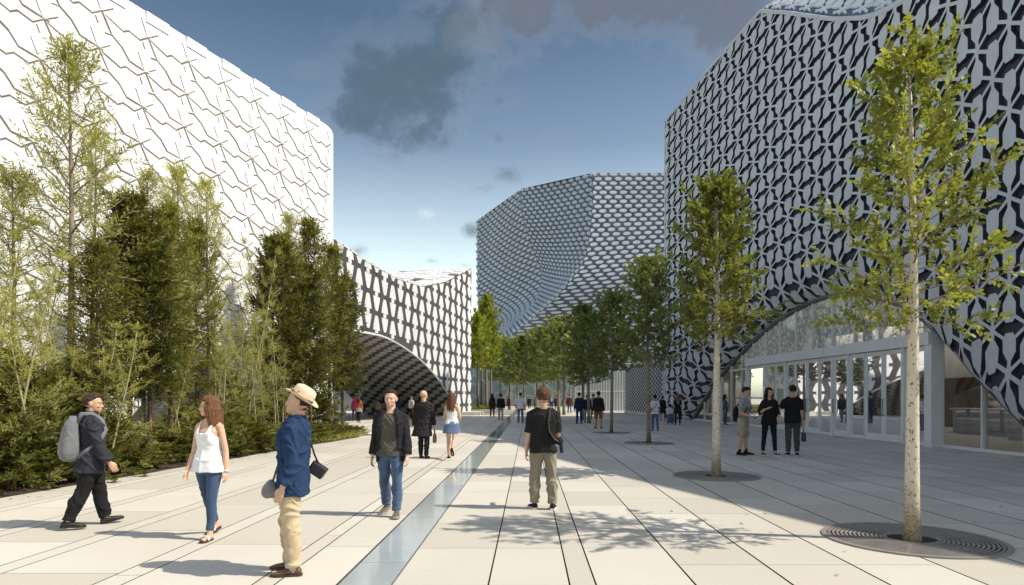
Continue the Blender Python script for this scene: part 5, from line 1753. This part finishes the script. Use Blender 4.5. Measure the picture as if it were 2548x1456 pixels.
def front_people():
    # --- man in the straw hat
    r, b = person(727, 1425, -88, 'man in straw hat and blue overshirt standing in profile, hand in pocket', H=1.66, voxel=.0052, hip=(-2, 10), knee=(2, 14), spread=(2, 2), arm=(-9, -6), arm_out=(8, 10), elbow=(27, 30), fore_in=(3, 12), head=(0, -6), lean=-3, toe=(6, 6))
    b.skin(r, (.56, .36, .26)); b.hair(r, cloth((.035, .02, .014), 'hair'), 'short', 2); b.hat(r, cloth((.62, .50, .34), 'straw'), cloth((.045, .04, .04)))
    b.top(r, 'tee_shirt', cloth((.62, .58, .52)), .008, .92, 0, seed=4)
    b.jacket(r, 'overshirt', cloth((.015, .036, .088)), .034, .76, .05, .13, .009, 1.485, False, 5, .93, .02)
    b.trousers(r, cloth((.46, .36, .235)), g=(.012, .026, .024), upto=.955, fold=.010, seed=6)
    cf = MB()
    for i in (0, 1):
        h, kn, an, fd = b.leg[i]; d = (an - kn).normalized(); c = an - d * .035; cf.tube([c - d * .022, c + d * .022], [.072, .070], 18)
        q = MB(); q.tube([c - d * .022, c + d * .024], [.070, .069], 20); q.build('turn_up', cloth((.50, .40, .27)), r, True)
        q = MB(); q.tube([c, an + d * .02], [.045, .043], 14); q.build('sock', cloth((.36, .33, .30)), r, True)
    b.shoes(r, cloth((.115, .055, .032), 'leather'), cloth((.04, .025, .018), 'rubber'))
    sb = MB(); hx = b.leg[1][0]
    # grey half-moon shoulder bag in front, small black camera bag behind
    m = MB(); rows = []
    for t in np.linspace(-1, 1, 9):
        w = .085 * math.sqrt(max(.05, 1 - t * t * .8))
        rows.append([Vector((.02 + .045 * math.cos(a) * (1 - .3 * abs(t)), -.185 + .075 * t, .77 + w * math.sin(a) - .03 * abs(t))) for a in np.linspace(0, 2 * PI, 14, endpoint=False)])
    m.loft(rows); bag = empty('shoulder_bag', r.location, r.rotation_euler.z, 'grey half-moon shoulder bag at the front of the man in straw hat', 'bag')
    m.build('bag_body', cloth((.17, .17, .18), 'leather'), bag, True)
    m = MB(); m.tube([Vector((.03, -.165, .83)), Vector((.045, -.135, .92)), Vector((.05, -.09, 1.04)), Vector((.05, -.05, 1.2))], .010, 6, None, .5); m.build('strap', cloth((.08, .08, .085), 'leather'), bag, True)
    cb = empty('camera_bag', r.location, r.rotation_euler.z, 'small black leather bag hanging behind the man in straw hat', 'bag')
    m = MB(); m.obox((-.06, .215, .93), (1, 0, 0), (0, .82, -.57), (0, .57, .82), .05, .075, .055); link_mesh('bag_body', remesh(m, 'bag_body', .008, 3), cloth(BLACK, 'leather'), cb)
    m = MB(); m.tube([Vector((-.06, .22, .99)), Vector((-.06, .185, 1.07)), Vector((-.06, .158, 1.16)), Vector((-.06, .13, 1.28))], .009, 6); m.build('strap', cloth(BLACK, 'leather'), cb, True)

    # --- woman in the white top
    r, b = person(520, 1338, -12, 'woman in white tank top and blue jeans walking towards the camera', H=1.60, fem=True, voxel=.0052, hip=(12, -13), knee=(6, 14), spread=(2, 2), arm=(-6, 5), arm_out=(11, 9), elbow=(14, 20), fore_in=(0, 2), head=(-48, 2), toe=(6, 6), ankle=(-4, 12), curl=.65)
    b.skin(r, (.60, .37, .26), bare_feet=True, lipk=.95); b.hair(r, cloth((.13, .058, .030), 'hair'), 'long', 5)
    b.top(r, 'tank_top', cloth(WHITE), .011,   .84, 0, tank=True, flare=.15, fold=.005)
    b.trousers(r, cloth((.030, .058, .125), 'denim'), 'jeans', (.006, .007, .008), .95, .96, .004, 7, .006)
    b.sandals(r, cloth((.05, .025, .016), 'leather'), cloth((.62, .60, .58), 'leather'))
    sh, e, w, d = b.arm[0]; m = MB(); m.tube([w - d * .02, w + d * .006], [.031, .031], 14); m.build('bracelet', cloth((.5, .5, .5), 'leather'), r, True)

    # --- man with the backpack
    r, b = person(226, 1310, 128, 'man in dark jacket with grey backpack walking away to the right', H=1.63, voxel=.0058, hip=(14, -13), knee=(3, 10), spread=(2, 2), arm=(-8, 12), arm_out=(10, 9), elbow=(16, 22), head=(-18, 4), lean=3, toe=(5, 5), ankle=(-12, 4), build=1.05)
    b.skin(r, (.50, .31, .21)); b.hair(r, cloth((.045, .028, .018), 'hair'), 'short', 8)
    b.top(r, 'jacket', cloth((.028, .029, .038)), .034, .74, .96, 1.475, .05, .010, .016, .022, 9)
    c = MB(); c.tube([b.leanm @ Vector((.058 * math.cos(a) * b.k, (.018 + .062 * math.sin(a)) * b.k, (1.52 + .01 * math.sin(a)) * b.k)) for a in np.linspace(0, 2 * PI, 15)], .026, 8, (0, 0, 1), .6); c.build('collar', cloth((.02, .021, .028)), r, True)
    b.trousers(r, cloth((.011, .011, .013)), g=(.014, .026, .032), upto=.985, fold=.009, seed=10)
    b.shoes(r, cloth((.022, .018, .016), 'leather'), cloth((.012, .011, .011), 'rubber'), .004)
    bp = empty('backpack', r.location, r.rotation_euler.z, 'grey backpack with an orange zip on the back of the walking man', 'bag')
    m = MB(); rows = []
    for z, rx, ry in ((.82, .10, .07), (.85, .145, .10), (.92, .165, .115), (1.02, .165, .11), (1.14, .15, .095), (1.25, .12, .075), (1.33, .085, .05), (1.37, .045, .03)):
        rows.append([Vector((rx * math.copysign(abs(math.cos(a)) ** .75, math.cos(a)), .165 + ry * .5 + ry * math.copysign(abs(math.sin(a)) ** .75, math.sin(a)) , z)) for a in np.linspace(0, 2 * PI, 24, endpoint=False)])
    m.loft(rows); link_mesh('bag_body', remesh(m, 'bag_body', .009, 4, .006, 3), cloth((.135, .138, .15)), bp)
    m = MB(); m.tube([Vector((x, .165 + .118 * .5 + .118 * math.sqrt(max(0, 1 - (x / .17) ** 2)) ** .75 + .006, 1.035)) for x in np.linspace(-.10, .10, 9)], .006, 6); m.build('zip', cloth((.42, .16, .05), 'leather'), bp, True)
    m = MB(); m.ell((.135, .18, .90), (.045, .06, .045)); m.build('side_pocket', cloth((.02, .02, .022)), bp, True)
    m = MB(); m.ell((0, .20, 1.325), (.055, .045, .028)); m.build('lid', cloth((.022, .022, .025)), bp, True)
    for sx in (-1, 1):
        m = MB(); m.tube([Vector((sx * .07, .14, 1.30)), Vector((sx * .095, .10, 1.395)), Vector((sx * .105, .0, 1.40)), Vector((sx * .115, -.10, 1.33)), Vector((sx * .14, -.145, 1.20)), Vector((sx * .185, -.08, 1.06)), Vector((sx * .19, .05, .96)), Vector((sx * .15, .15, .87))], .026, 8, None, .38); m.build('strap', cloth((.135, .138, .15)), bp, True)

    # --- man in the dark blazer
    r, b = person(972, 1283, -4, 'man in dark blazer over grey shirt and blue jeans walking towards us', H=1.68, voxel=.0055, hip=(10, -10), knee=(4, 12), spread=(2.5, 2.5), arm=(4, -2), arm_out=(11, 10), elbow=(14, 14), head=(0, 2), toe=(8, 12), ankle=(-3, 12), curl=.7, build=1.02)
    b.skin(r, (.56, .36, .27), stub=True); b.hair(r, cloth((.03, .018, .012), 'hair'), 'short', 11)
    b.top(r, 'shirt', cloth((.075, .068, .06)), .014, .85, 0, 1.45, .13, .007, seed=12)
    b.jacket(r, 'blazer', cloth((.017, .0155, .019)), .034, .77, .072, .14, .006, 1.48, True, 13, .955, .012)
    b.trousers(r, cloth((.05, .088, .165), 'denim'), 'jeans', (.010, .014, .020), .985, .95, .008, 14)
    b.shoes(r, cloth((.13, .11, .09), 'leather'), cloth((.30, .28, .25), 'rubber'))
    for z in (1.08,):
        m = MB(); m.ell(b.leanm @ Vector((.075 * b.k, -.152 * b.k, z * b.k)), (.010, .006, .010)); m.build('button', cloth(BLACK, 'rubber'), r, True)
    for sx in (-1, 1):
        rr = b.row(.97, .046, 60); p0, p1 = [rr[(45 + sx * j) % 60] for j in (5, 9)]; tx = (p1 - p0).normalized(); m = MB(); m.obox((p0 + p1) / 2, tx, Vector((-tx.y, tx.x, 0)), (0, 0, 1), .05, .008, .02); link_mesh('pocket_flap', remesh(m, 'pocket_flap', .005, 2), cloth((.017, .0155, .019)), r)

    # --- man in the black polo seen from behind
    r, b = person(1352, 1266, 178, 'young man in black polo and khaki trousers seen from behind', H=1.70, voxel=.0055, hip=(2, -2), knee=(3, 3), spread=(4, 4), arm=(2, 8), arm_out=(10, 8), elbow=(14, 74), fore_in=(0, 18), head=(4, 0), toe=(20, 6), curl=.6)
    # left of the person is +X before turning; from behind his left arm is on the left
    b.skin(r, (.55, .34, .24)); b.hair(r, cloth((.085, .042, .022), 'hair'), 'full', 15)
    b.top(r, 'polo_shirt', cloth((.016, .0155, .017)), .028, .84, .50, 1.485, .04, .007, .02, .026, 16)
    b.trousers(r, cloth((.235, .20, .145)), 'trousers', (.016, .024, .028), .98, .93, .009, 17, .008)
    b.shoes(r, cloth((.018, .020, .028)), cloth((.62, .58, .52), 'rubber'), .003)
    bag = empty('sling_bag', r.location, r.rotation_euler.z, 'dark sling bag with grey strap over the shoulder of the man in black polo', 'bag')
    m = MB(); m.tube([Vector((x, y, z)) for x, y, z in ((-.105, -.07, 1.42), (-.10, .02, 1.46), (-.09, .105, 1.38), (-.07, .150, 1.26), (-.08, .158, 1.12), (-.15, .13, 1.01), (-.21, .02, .97))], .034, 8, None, .28); m.build('strap', cloth((.05, .048, .047)), bag, True)
    m = MB(); m.ell((-.235, -.07, .97), (.06, .10, .065)); m.tube([Vector((-.25, -.03, .98)), Vector((-.26, -.02, .86)), Vector((-.265, -.01, .80))], [.02, .03, .028], 8); link_mesh('bag_body', remesh(m, 'bag_body', .008, 3), cloth((.018, .022, .042)), bag)

    # --- bald man in a long coat
    r, b = person(1055, 1140, 172, 'bald man in long dark coat with a brown bag, seen from behind', H=1.76, voxel=.009, hip=(3, -4), knee=(3, 5), spread=(0, 0), arm=(-4, 4), arm_out=(10, 8), elbow=(12, 16), head=(-32, 0), toe=(4, 4), build=1.12)
    b.skin(r, (.54, .34, .26)); b.trousers(r, cloth((.02, .018, .018)), g=(.008, .01, .014), seed=21)
    m = MB(); zs = [.58, .64, .72, .80, .88, .96, 1.04, 1.12, 1.22, 1.31, 1.38, 1.43, 1.475]
    rows = []
    for z in zs:
        rw = b.row(max(z, .86), .034 + .16 * max(0, .98 - z)); dz = Vector((0, 0, (z - max(z, .86)) * b.k)); rows.append([p + dz + Vector((.12 * max(0, .98 - z) , .10 * max(0, .98 - z), 0)) for p in rw])
    m.loft(rows)
    for i in (0, 1): b.armtube(m, i, .026, .96, .01)
    link_mesh('coat', remesh(m, 'coat', .009, 3, .010, 22), cloth((.022, .020, .022)), r)
    b.shoes(r, cloth((.02, .016, .014), 'leather'), cloth(BLACK, 'rubber'), .002, high=.03)
    hb = empty('handbag', r.location, r.rotation_euler.z, 'brown leather bag in the hand of the bald man', 'bag')
    w = b.arm[1][2] + b.arm[1][3] * .10
    m = MB(); rows = [[w + Vector((.05 * s_ * math.cos(a), .11 * s_ * math.sin(a), z)) for a in np.linspace(0, 2 * PI, 14, endpoint=False)] for z, s_ in ((-.36, .8), (-.33, 1), (-.2, .95), (-.13, .6), (-.11, .4))]
    m.loft(rows); m.build('bag_body', cloth((.20, .105, .045), 'leather'), hb, True)
    m = MB(); m.tube([w + Vector((0, -.05, -.14)), w + Vector((0, -.03, -.04)), w, w + Vector((0, .03, -.04)), w + Vector((0, .05, -.14))], .010, 6); m.build('handle', cloth((.16, .08, .035), 'leather'), hb, True)

    # --- woman in white top and denim skirt
    r, b = person(1124, 1141, 176, 'long-haired woman in white top and denim skirt walking away', H=1.70, fem=True, voxel=.008, hip=(10, -24), knee=(2, 34), spread=(1, 1), arm=(14, 10), arm_out=(14, 14), elbow=(62, 70), fore_in=(20, 20), head=(-8, 4), toe=(8, 4), ankle=(0, 52))
    b.skin(r, (.60, .37, .25)); b.hair(r, cloth((.10, .045, .022), 'hair'), 'long', 24)
    b.top(r, 'vest_top', cloth((.70, .70, .71)), .014, .90, 0, tank=True, flare=.08, fold=.008)
    b.skirt(r, cloth((.10, .155, .27), 'denim'), .70, 1.02, .075)
    b.shoes(r, cloth((.03, .02, .018), 'leather'), cloth(BLACK, 'rubber'))


def trio():
    sk = (.46, .28, .19)
    r, b = person(1850, 1132, 52, 'man in grey tee shirt and beige cargo shorts looking down at his hands', H=1.86, voxel=.0075, hip=(3, -3), knee=(3, 3), spread=(3, 3), arm=(24, 4), arm_out=(10, 12), elbow=(88, 72), fore_in=(14, 26), head=(8, 20), lean=4, toe=(10, 16), curl=.9)
    b.skin(r, sk); b.hair(r, cloth((.016, .012, .010), 'hair'), 'short', 31)
    b.top(r, 'tee_shirt', cloth((.20, .205, .21)), .016, .86, .46, 1.47, .02, .009, .016, .024, 32)
    b.trousers(r, cloth((.30, .255, .185)), 'shorts', (.02, .034, .036), .535, .95, .010, 33, .016)
    for i in (0, 1):
        h, kn, an, fd = b.leg[i]; d = (an - kn).normalized(); q = MB(); q.tube([an - d * .09, an], [.046, .044], 12); q.build('sock', cloth(BLACK), r, True)
    b.shoes(r, cloth((.014, .013, .014)), cloth(BLACK, 'rubber'), .004)
    bp = empty('backpack', r.location, r.rotation_euler.z, 'black backpack hanging from the shoulder of the man in grey', 'bag')
    m = MB(); m.ell((-.02, .20, 1.12), (.13, .09, .22)); link_mesh('bag_body', remesh(m, 'bag_body', .01, 3, .006, 4), cloth(BLACK), bp)
    for sx in (-1, 1):
        m = MB(); m.tube([Vector((sx * .10, .13, 1.36)), Vector((sx * .125, .04, 1.49)), Vector((sx * .13, -.07, 1.44)), Vector((sx * .14, -.135, 1.30)), Vector((sx * .18, -.06, 1.12)), Vector((sx * .15, .12, 1.0))], .026, 8, None, .4); m.build('strap', cloth((.018, .02, .028)), bp, True)
    ph = MB(); w = b.arm[1][2] + b.arm[1][3] * .13; ph.obox(w + Vector((.0, -.02, .02)), (1, 0, 0), (0, .8, -.6), (0, .6, .8), .036, .07, .006); thing_at(r, ph, 'phone', cloth(BLACK, 'leather'), 'dark phone in the hands of the man in grey tee shirt', 'phone', False)

    r, b = person(1914, 1133, 2, 'woman all in black with long dark hair facing us', H=1.84, fem=True, voxel=.0075, hip=(3, -2), knee=(2, 2), spread=(5, 5), arm=(10, 6), arm_out=(14, 26), elbow=(40, 50), fore_in=(10, -6), head=(6, 4), toe=(22, 4), curl=.7)
    b.arm[1] = (b.arm[1][0], b.arm[1][1], b.arm[1][1] + Vector((.16, -.14, .12)), Vector((.66, -.58, .48)).normalized())
    b.skin(r, (.52, .32, .23), lipk=.9); b.hair(r, cloth((.014, .010, .009), 'hair'), 'long', 35)
    b.top(r, 'black_top', cloth((.010, .010, .011)), .02, .80, .66, 1.45, .05, .008, .02, .026, 36)
    m = MB(); m.add([b.leanm @ Vector((x * b.k, y * b.k, z * b.k)) for x, y, z in ((-.045, -.104, 1.455), (.045, -.104, 1.455), (.0, -.134, 1.37))], [(0, 1, 2)])
    b.trousers(r, cloth((.010, .010, .012)), 'leggings', (.006, .008, .010), .95, .95, .004, 37, .006)
    b.shoes(r, cloth((.013, .013, .014)), cloth((.60, .59, .57), 'rubber'), .002)

    r, b = person(1972, 1134, 158, 'man in black tee shirt and grey trousers with his back to us', H=1.90, voxel=.0075, hip=(2, -2), knee=(3, 5), spread=(1, 1), arm=(20, -4), arm_out=(24, 8), elbow=(52, 20), fore_in=(-12, 2), head=(20, 4), toe=(14, 4), curl=.9)
    sh = b.arm[0][0]; e_ = sh + Vector((.15, .03, -.25)); w_ = e_ + Vector((.21, -.05, -.09)); b.arm[0] = (sh, e_, w_, (w_ - e_).normalized())
    b.skin(r, sk); b.hair(r, cloth((.013, .010, .009), 'hair'), 'short', 39)
    b.top(r, 'tee_shirt', cloth((.010, .010, .012)), .028, .83, .46, 1.47, .03, .007, .018, .024, 40)
    b.trousers(r, cloth((.055, .050, .055)), 'trousers', (.012, .014, .014), .96, .95, .009, 41)
    b.shoes(r, cloth((.011, .011, .012)), cloth((.45, .44, .43), 'rubber'), .002)
    w = b.arm[1][2] + b.arm[1][3] * .10
    hb = empty('handbag', r.location, r.rotation_euler.z, 'small black boxy handbag held by the man in black tee shirt', 'bag')
    m = MB(); m.obox(w + Vector((-.03, 0, -.30)), (1, 0, 0), (0, 1, 0), (0, 0, 1), .06, .12, .12); link_mesh('bag_body', remesh(m, 'bag_body', .012, 4), cloth(BLACK, 'leather'), hb)
    m = MB(); m.tube([w + Vector((-.03, -.08, -.19)), w + Vector((-.02, -.05, -.06)), w, w + Vector((-.02, .05, -.06)), w + Vector((-.03, .08, -.19))], .010, 6); m.build('handle', cloth(BLACK, 'leather'), hb, True)
    w = b.arm[0][2] + b.arm[0][3] * .10
    m = MB(); ax = b.arm[0][3]; sx = Vector((0, 0, 1)); sy = ax.cross(sx).normalized(); sz = sy.cross(ax).normalized()
    pk = empty('paper_folder', r.location, r.rotation_euler.z, 'white paper folder held out between the woman in black and the man in black', 'folder')
    m.obox(w + ax * .06 + sz * .13, (ax * .92 + sz * .38).normalized(), sy, (sz * .92 - ax * .38).normalized(), .12, .012, .17); m.build('cover', cloth((.62, .62, .63)), pk)
    m = MB(); m.obox(w + ax * .056 + sz * .128 + sy * .017, (ax * .92 + sz * .38).normalized(), sy, (sz * .92 - ax * .38).normalized(), .115, .004, .165); m.build('sheet', cloth((.42, .36, .32)), pk)


def far_people():
    V = .013
    hair_d = (.015, .011, .009); hair_r = (.16, .04, .02); hair_b = (.07, .035, .018)
    def walk(dx, dy, yaw, label, H, top, bottom, hairc=hair_d, style='short', fem=False, sleeve=.95, skirt=None, shorts=False, skin=(.45, .28, .19), xy=None, topname='jacket', shoe=BLACK, tank=False, phase=12, coat=False, build=1.0, group='people farther down the square', g=.024, arms=(6, -6), head=(0, 0), denim=False, scarf=None, wide=0.0, vox=V, out=(9, 9)):
        r, b = person(dx, dy, yaw, label, group, H=H, fem=fem, voxel=vox, xy=xy, hip=(phase, -phase), knee=(4, abs(phase) * .9), spread=(2.5, 2.5), arm=arms, arm_out=out, elbow=(16, 20), head=head, toe=(8, 8), ankle=(0, phase * .6), build=build, fingers=False)
        b.skin(r, skin)
        if scarf is None: b.hair(r, cloth(hairc, 'hair'), style, int(dx) % 97)
        else:
            m = MB(); hm = b.headm
            m.ell(hm @ Vector((0, .02, .125)), (.098 * b.k, .115 * b.k, .125 * b.k)); m.ell(hm @ Vector((0, .03, 0)), (.11 * b.k, .11 * b.k, .10 * b.k)); m.ell(hm @ Vector((0, .02, -.07)), (.16 * b.k, .12 * b.k, .06 * b.k))
            link_mesh('head_scarf', remesh(m, 'head_scarf', .012, 3), cloth(scarf), r)
        b.top(r, topname, cloth(top), g, (.66 if coat else .84), sleeve, 1.47, .10 if coat else .03, .008, .012, seed=int(dx) % 13, tank=tank)
        if skirt:
            b.skirt(r, cloth(bottom), skirt, 1.02, .06)
        else:
            b.trousers(r, cloth(bottom, 'denim' if denim else 'cloth'), 'shorts' if shorts else ('jeans' if denim else 'trousers'), (.014, .03, .03) if shorts else (.010 + wide, .014 + wide, .016 + wide), .54 if shorts else .98, .95, .008, int(dx) % 11)
        b.shoes(r, cloth(shoe), None, .002)
        return r, b
    def bagm(r, b, side, label, col, size=(.05, .12, .13), dz=-.22, name='handbag'):
        w = b.arm[side][2] + b.arm[side][3] * .10; bg_ = empty(name, r.location, r.rotation_euler.z, label, 'bag')
        m = MB(); m.obox(w + Vector((0, 0, dz)), (1, 0, 0), (0, 1, 0), (0, 0, 1), *size); link_mesh('bag_body', remesh(m, 'bag_body', .014, 4), cloth(col, 'leather'), bg_)
        m = MB(); m.tube([w + Vector((0, -.06, dz + size[2] * .8)), w, w + Vector((0, .06, dz + size[2] * .8))], .012, 6); m.build('handle', cloth(col, 'leather'), bg_, True)
    # right side, by the lattice corner
    r, b = walk(1630, 1073, 172, 'woman in white tee shirt and blue jeans behind the third plaza tree', 1.68, (.58, .59, .60), (.055, .12, .26), fem=True, sleeve=.42, topname='tee_shirt', denim=True, phase=4, skin=(.30, .16, .10), vox=.010, g=.016)
    m = MB(); m.tube([Vector((-.13, -.02, 1.44 * b.k)), Vector((-.06, .13, 1.30 * b.k)), Vector((.08, .13, 1.12 * b.k)), Vector((.18, .08, 1.0 * b.k))][::1], .014, 6); m.tube([Vector((-.13, -.02, 1.44 * b.k)), Vector((-.05, -.13, 1.3 * b.k)), Vector((.1, -.13, 1.1 * b.k)), Vector((.18, .08, 1.0 * b.k))], .012, 6)
    thing_at(r, m, 'bag_strap', cloth(BLACK), 'thin black strap across the back of the woman in white tee shirt', 'bag')
    r, b = walk(1649, 1047, 168, 'dark clothed woman with big black bag ahead of the woman in white tee', 1.66, (.014, .014, .016), (.016, .016, .018), fem=True, skirt=.55, phase=5, skin=(.32, .18, .12))
    bagm(r, b, 1, 'big black bag beside the woman in dark skirt', BLACK, (.09, .2, .24), -.28)
    r, b = walk(1686, 1058, 176, 'woman in long black tee shirt beside a small blue suitcase', 1.76, (.012, .012, .013), (.014, .014, .015), hairc=(.16, .09, .045), style='long', fem=True, sleeve=.45, topname='tee_shirt', coat=True, phase=3, vox=.010)
    bm_ = MB()
    for x0, x1 in ((.035, .015), (-.02, -.065)): bm_.obox(Vector(((x0 + x1) / 2, .158, 1.26 * b.k)), (1, 0, 0), (0, 1, 0), Vector(((x0 - x1) * 1.2, 0, .2)).normalized(), .012, .006, .075)
    bm_.obox(Vector((.048, .158, 1.325 * b.k)), (1, 0, 0), (0, 1, 0), (0, 0, 1), .022, .006, .012)
    bm_.build('shirt_print', cloth((.42, .34, .20)), r)
    s = empty('suitcase', (*ground(1668, 1056), 0), .2, 'small blue suitcase with a white bag on top near the lattice wall', 'suitcase')
    m = MB(); m.obox((0, 0, .36), (1, 0, 0), (0, 1, 0), (0, 0, 1), .19, .12, .27); link_mesh('case_body', remesh(m, 'case_body', .02, 4), cloth((.07, .11, .20)), s)
    m = MB(); m.obox((-.06, 0, .76), (1, 0, .2), (0, 1, 0), (-.2, 0, 1), .16, .1, .2); link_mesh('white_bag', remesh(m, 'white_bag', .02, 5), cloth((.55, .58, .64)), s)
    for sx in (-1, 1):
        m = MB(); m.tube([Vector((sx * .13 - .02, 0, .04)), Vector((sx * .13 + .02, 0, .04))], .04, 10); m.build('wheel', cloth(BLACK, 'rubber'), s, True)
    m = MB(); m.tube([Vector((.09, 0, .6)), Vector((.12, 0, .98)), Vector((.02, 0, 1.0))], .012, 6); m.build('handle', cloth(BLACK, 'rubber'), s, True)
    walk(1818, 1060, 60, 'woman in blue denim standing close to the entrance glass', 1.72, (.05, .09, .18), (.05, .085, .17), style='long', fem=True, phase=2, xy=(12.3, 37.5), topname='denim_jacket')
    # middle
    walk(1489, 1067, 178, 'man in dark jacket and rust brown shorts seen from behind', 1.87, (.018, .016, .020), (.17, .07, .018), shorts=True, phase=9, skin=(.42, .22, .14), vox=.009)
    walk(1441, 1055, 182, 'man in navy sweater and navy trousers walking away', 1.84, (.013, .020, .055), (.016, .032, .11), phase=4, topname='sweater', vox=.010)
    walk(1461, 1052, 184, 'person in navy jacket and pale jeans between the two dark haired men', 1.74, (.016, .017, .030), (.20, .28, .38), phase=12, denim=True)
    walk(1476, 1043, 176, 'ginger haired person in pale top half hidden by the man in dark jacket', 1.80, (.30, .33, .36), (.1, .12, .16), hairc=hair_r, style='full', phase=5)
    walk(1295, 1053, 180, 'man in white shirt and blue jeans walking away near the centre', 1.84, (.60, .61, .65), (.075, .11, .19), sleeve=.55, topname='shirt', denim=True, phase=7, out=(14, 14), arms=(12, 12), vox=.010)
    walk(1246, 1046, 178, 'man in black jacket and beige trousers walking away', 1.80, (.014, .013, .014), (.33, .27, .20), phase=10, build=1.08, vox=.010, style='full')
    walk(1225, 1039, 182, 'person in maroon and black coat at the edge of the planter', 1.84, (.035, .016, .016), (.014, .013, .015), phase=7, coat=True, style='long', fem=True)
    r, b = walk(1266, 1020, 175, 'person in red headscarf and dark red clothes far down the square', 1.64, (.16, .028, .022), (.03, .012, .012), skirt=.5, fem=True, scarf=(.26, .03, .02), phase=6)
    walk(1417, 1029, 180, 'man in brown jacket and blue jeans with a red cap', 1.84, (.085, .032, .024), (.05, .085, .20), hairc=(.14, .02, .018), phase=9, denim=True, build=1.08)
    walk(1403, 1021, 178, 'woman with red hair, black jacket and bare legs far off', 1.72, (.016, .014, .015), (.014, .013, .014), hairc=hair_r, style='long', fem=True, skirt=.72, phase=5, skin=(.5, .34, .24))
    walk(1384, 1022, 178, 'man in maroon jacket and black trousers in the far group', 1.74, (.085, .025, .026), (.013, .013, .014), phase=8)
    r, b = walk(1372, 1019, 176, 'person with pale blue backpack and red hair in the far group', 1.72, (.03, .035, .07), (.028, .02, .03), hairc=hair_r, phase=4)
    m = MB(); m.ell((0, .17, 1.2), (.15, .1, .22)); thing_at(r, remesh(m, 'backpack', .02, 3), 'backpack', cloth((.24, .36, .46)), 'pale blue backpack on a far red haired walker', 'bag')
    walk(1317, 1017, 180, 'stout figure in black coat left of the black polo man', 1.62, (.014, .012, .012), (.016, .014, .014), phase=3, coat=True, build=1.35)
    walk(1332, 1019, 180, 'grey clad walker just left of the head of the black polo man', 1.6, (.16, .155, .16), (.02, .024, .04), phase=5)
    # under the vault on the left
    walk(864, 1036, 200, 'person in bright pink hood behind the tree trunks', 1.64, (.42, .03, .13), (.04, .035, .03), scarf=(.55, .03, .17), fem=True, phase=4, xy=(-10.4, 43))
    r, b = walk(893, 1052, 176, 'long-haired woman in orange with grey cloth round her waist', 1.66, (.30, .075, .022), (.014, .013, .014), hairc=(.06, .018, .010), style='long', fem=True, phase=12, topname='shirt')
    m = MB(); rows = []
    for z, gg in ((.98, .03), (.90, .045), (.80, .07), (.74, .085)):
        base = b.lrow(max(.88, z), gg); rows.append([Vector((p.x, p.y, z * b.k + b.dz)) for p in base])
    m.loft(rows[::-1]); link_mesh('waist_wrap', remesh(m, 'waist_wrap', .014, 3), cloth((.22, .225, .25)), r)
    walk(907, 1031, 178, 'person in orange top and dark blue skirt under the vault', 1.5, (.38, .09, .03), (.03, .03, .06), fem=True, skirt=.5, hairc=(.4, .3, .25), phase=7)
    walk(926, 1030, 184, 'person in orange top and neon lime trousers under the vault', 1.58, (.36, .10, .05), (.36, .52, .015), style='long', hairc=(.12, .03, .018), fem=True, phase=6, wide=.03)
    walk(941, 1041, 178, 'small person in tan top and purple trousers left of the blazer man', 1.38, (.32, .19, .10), (.05, .04, .085), phase=8, wide=.02)
    walk(954, 1030, 178, 'person in pale top and orange trousers close to the blazer man', 1.62, (.45, .44, .44), (.36, .11, .03), phase=4)
    walk(996, 1030, 165, 'walker in blue jacket just right of the head of the blazer man', 1.62, (.035, .07, .15), (.05, .02, .03), phase=5, xy=(-9.1, 52.0))
    r, b = walk(1025, 1036, 150, 'person in cream sweater and black trousers at the foot of the vault', 1.66, (.50, .49, .44), (.013, .013, .014), hairc=(.16, .09, .05), phase=14, topname='sweater', xy=(-7.35, 47.5))
    bagm(r, b, 1, 'orange shopping bag carried by the person in cream sweater', (.50, .10, .02), (.06, .18, .18), -.18, 'shopping_bag')


front_people(); trio(); far_people()
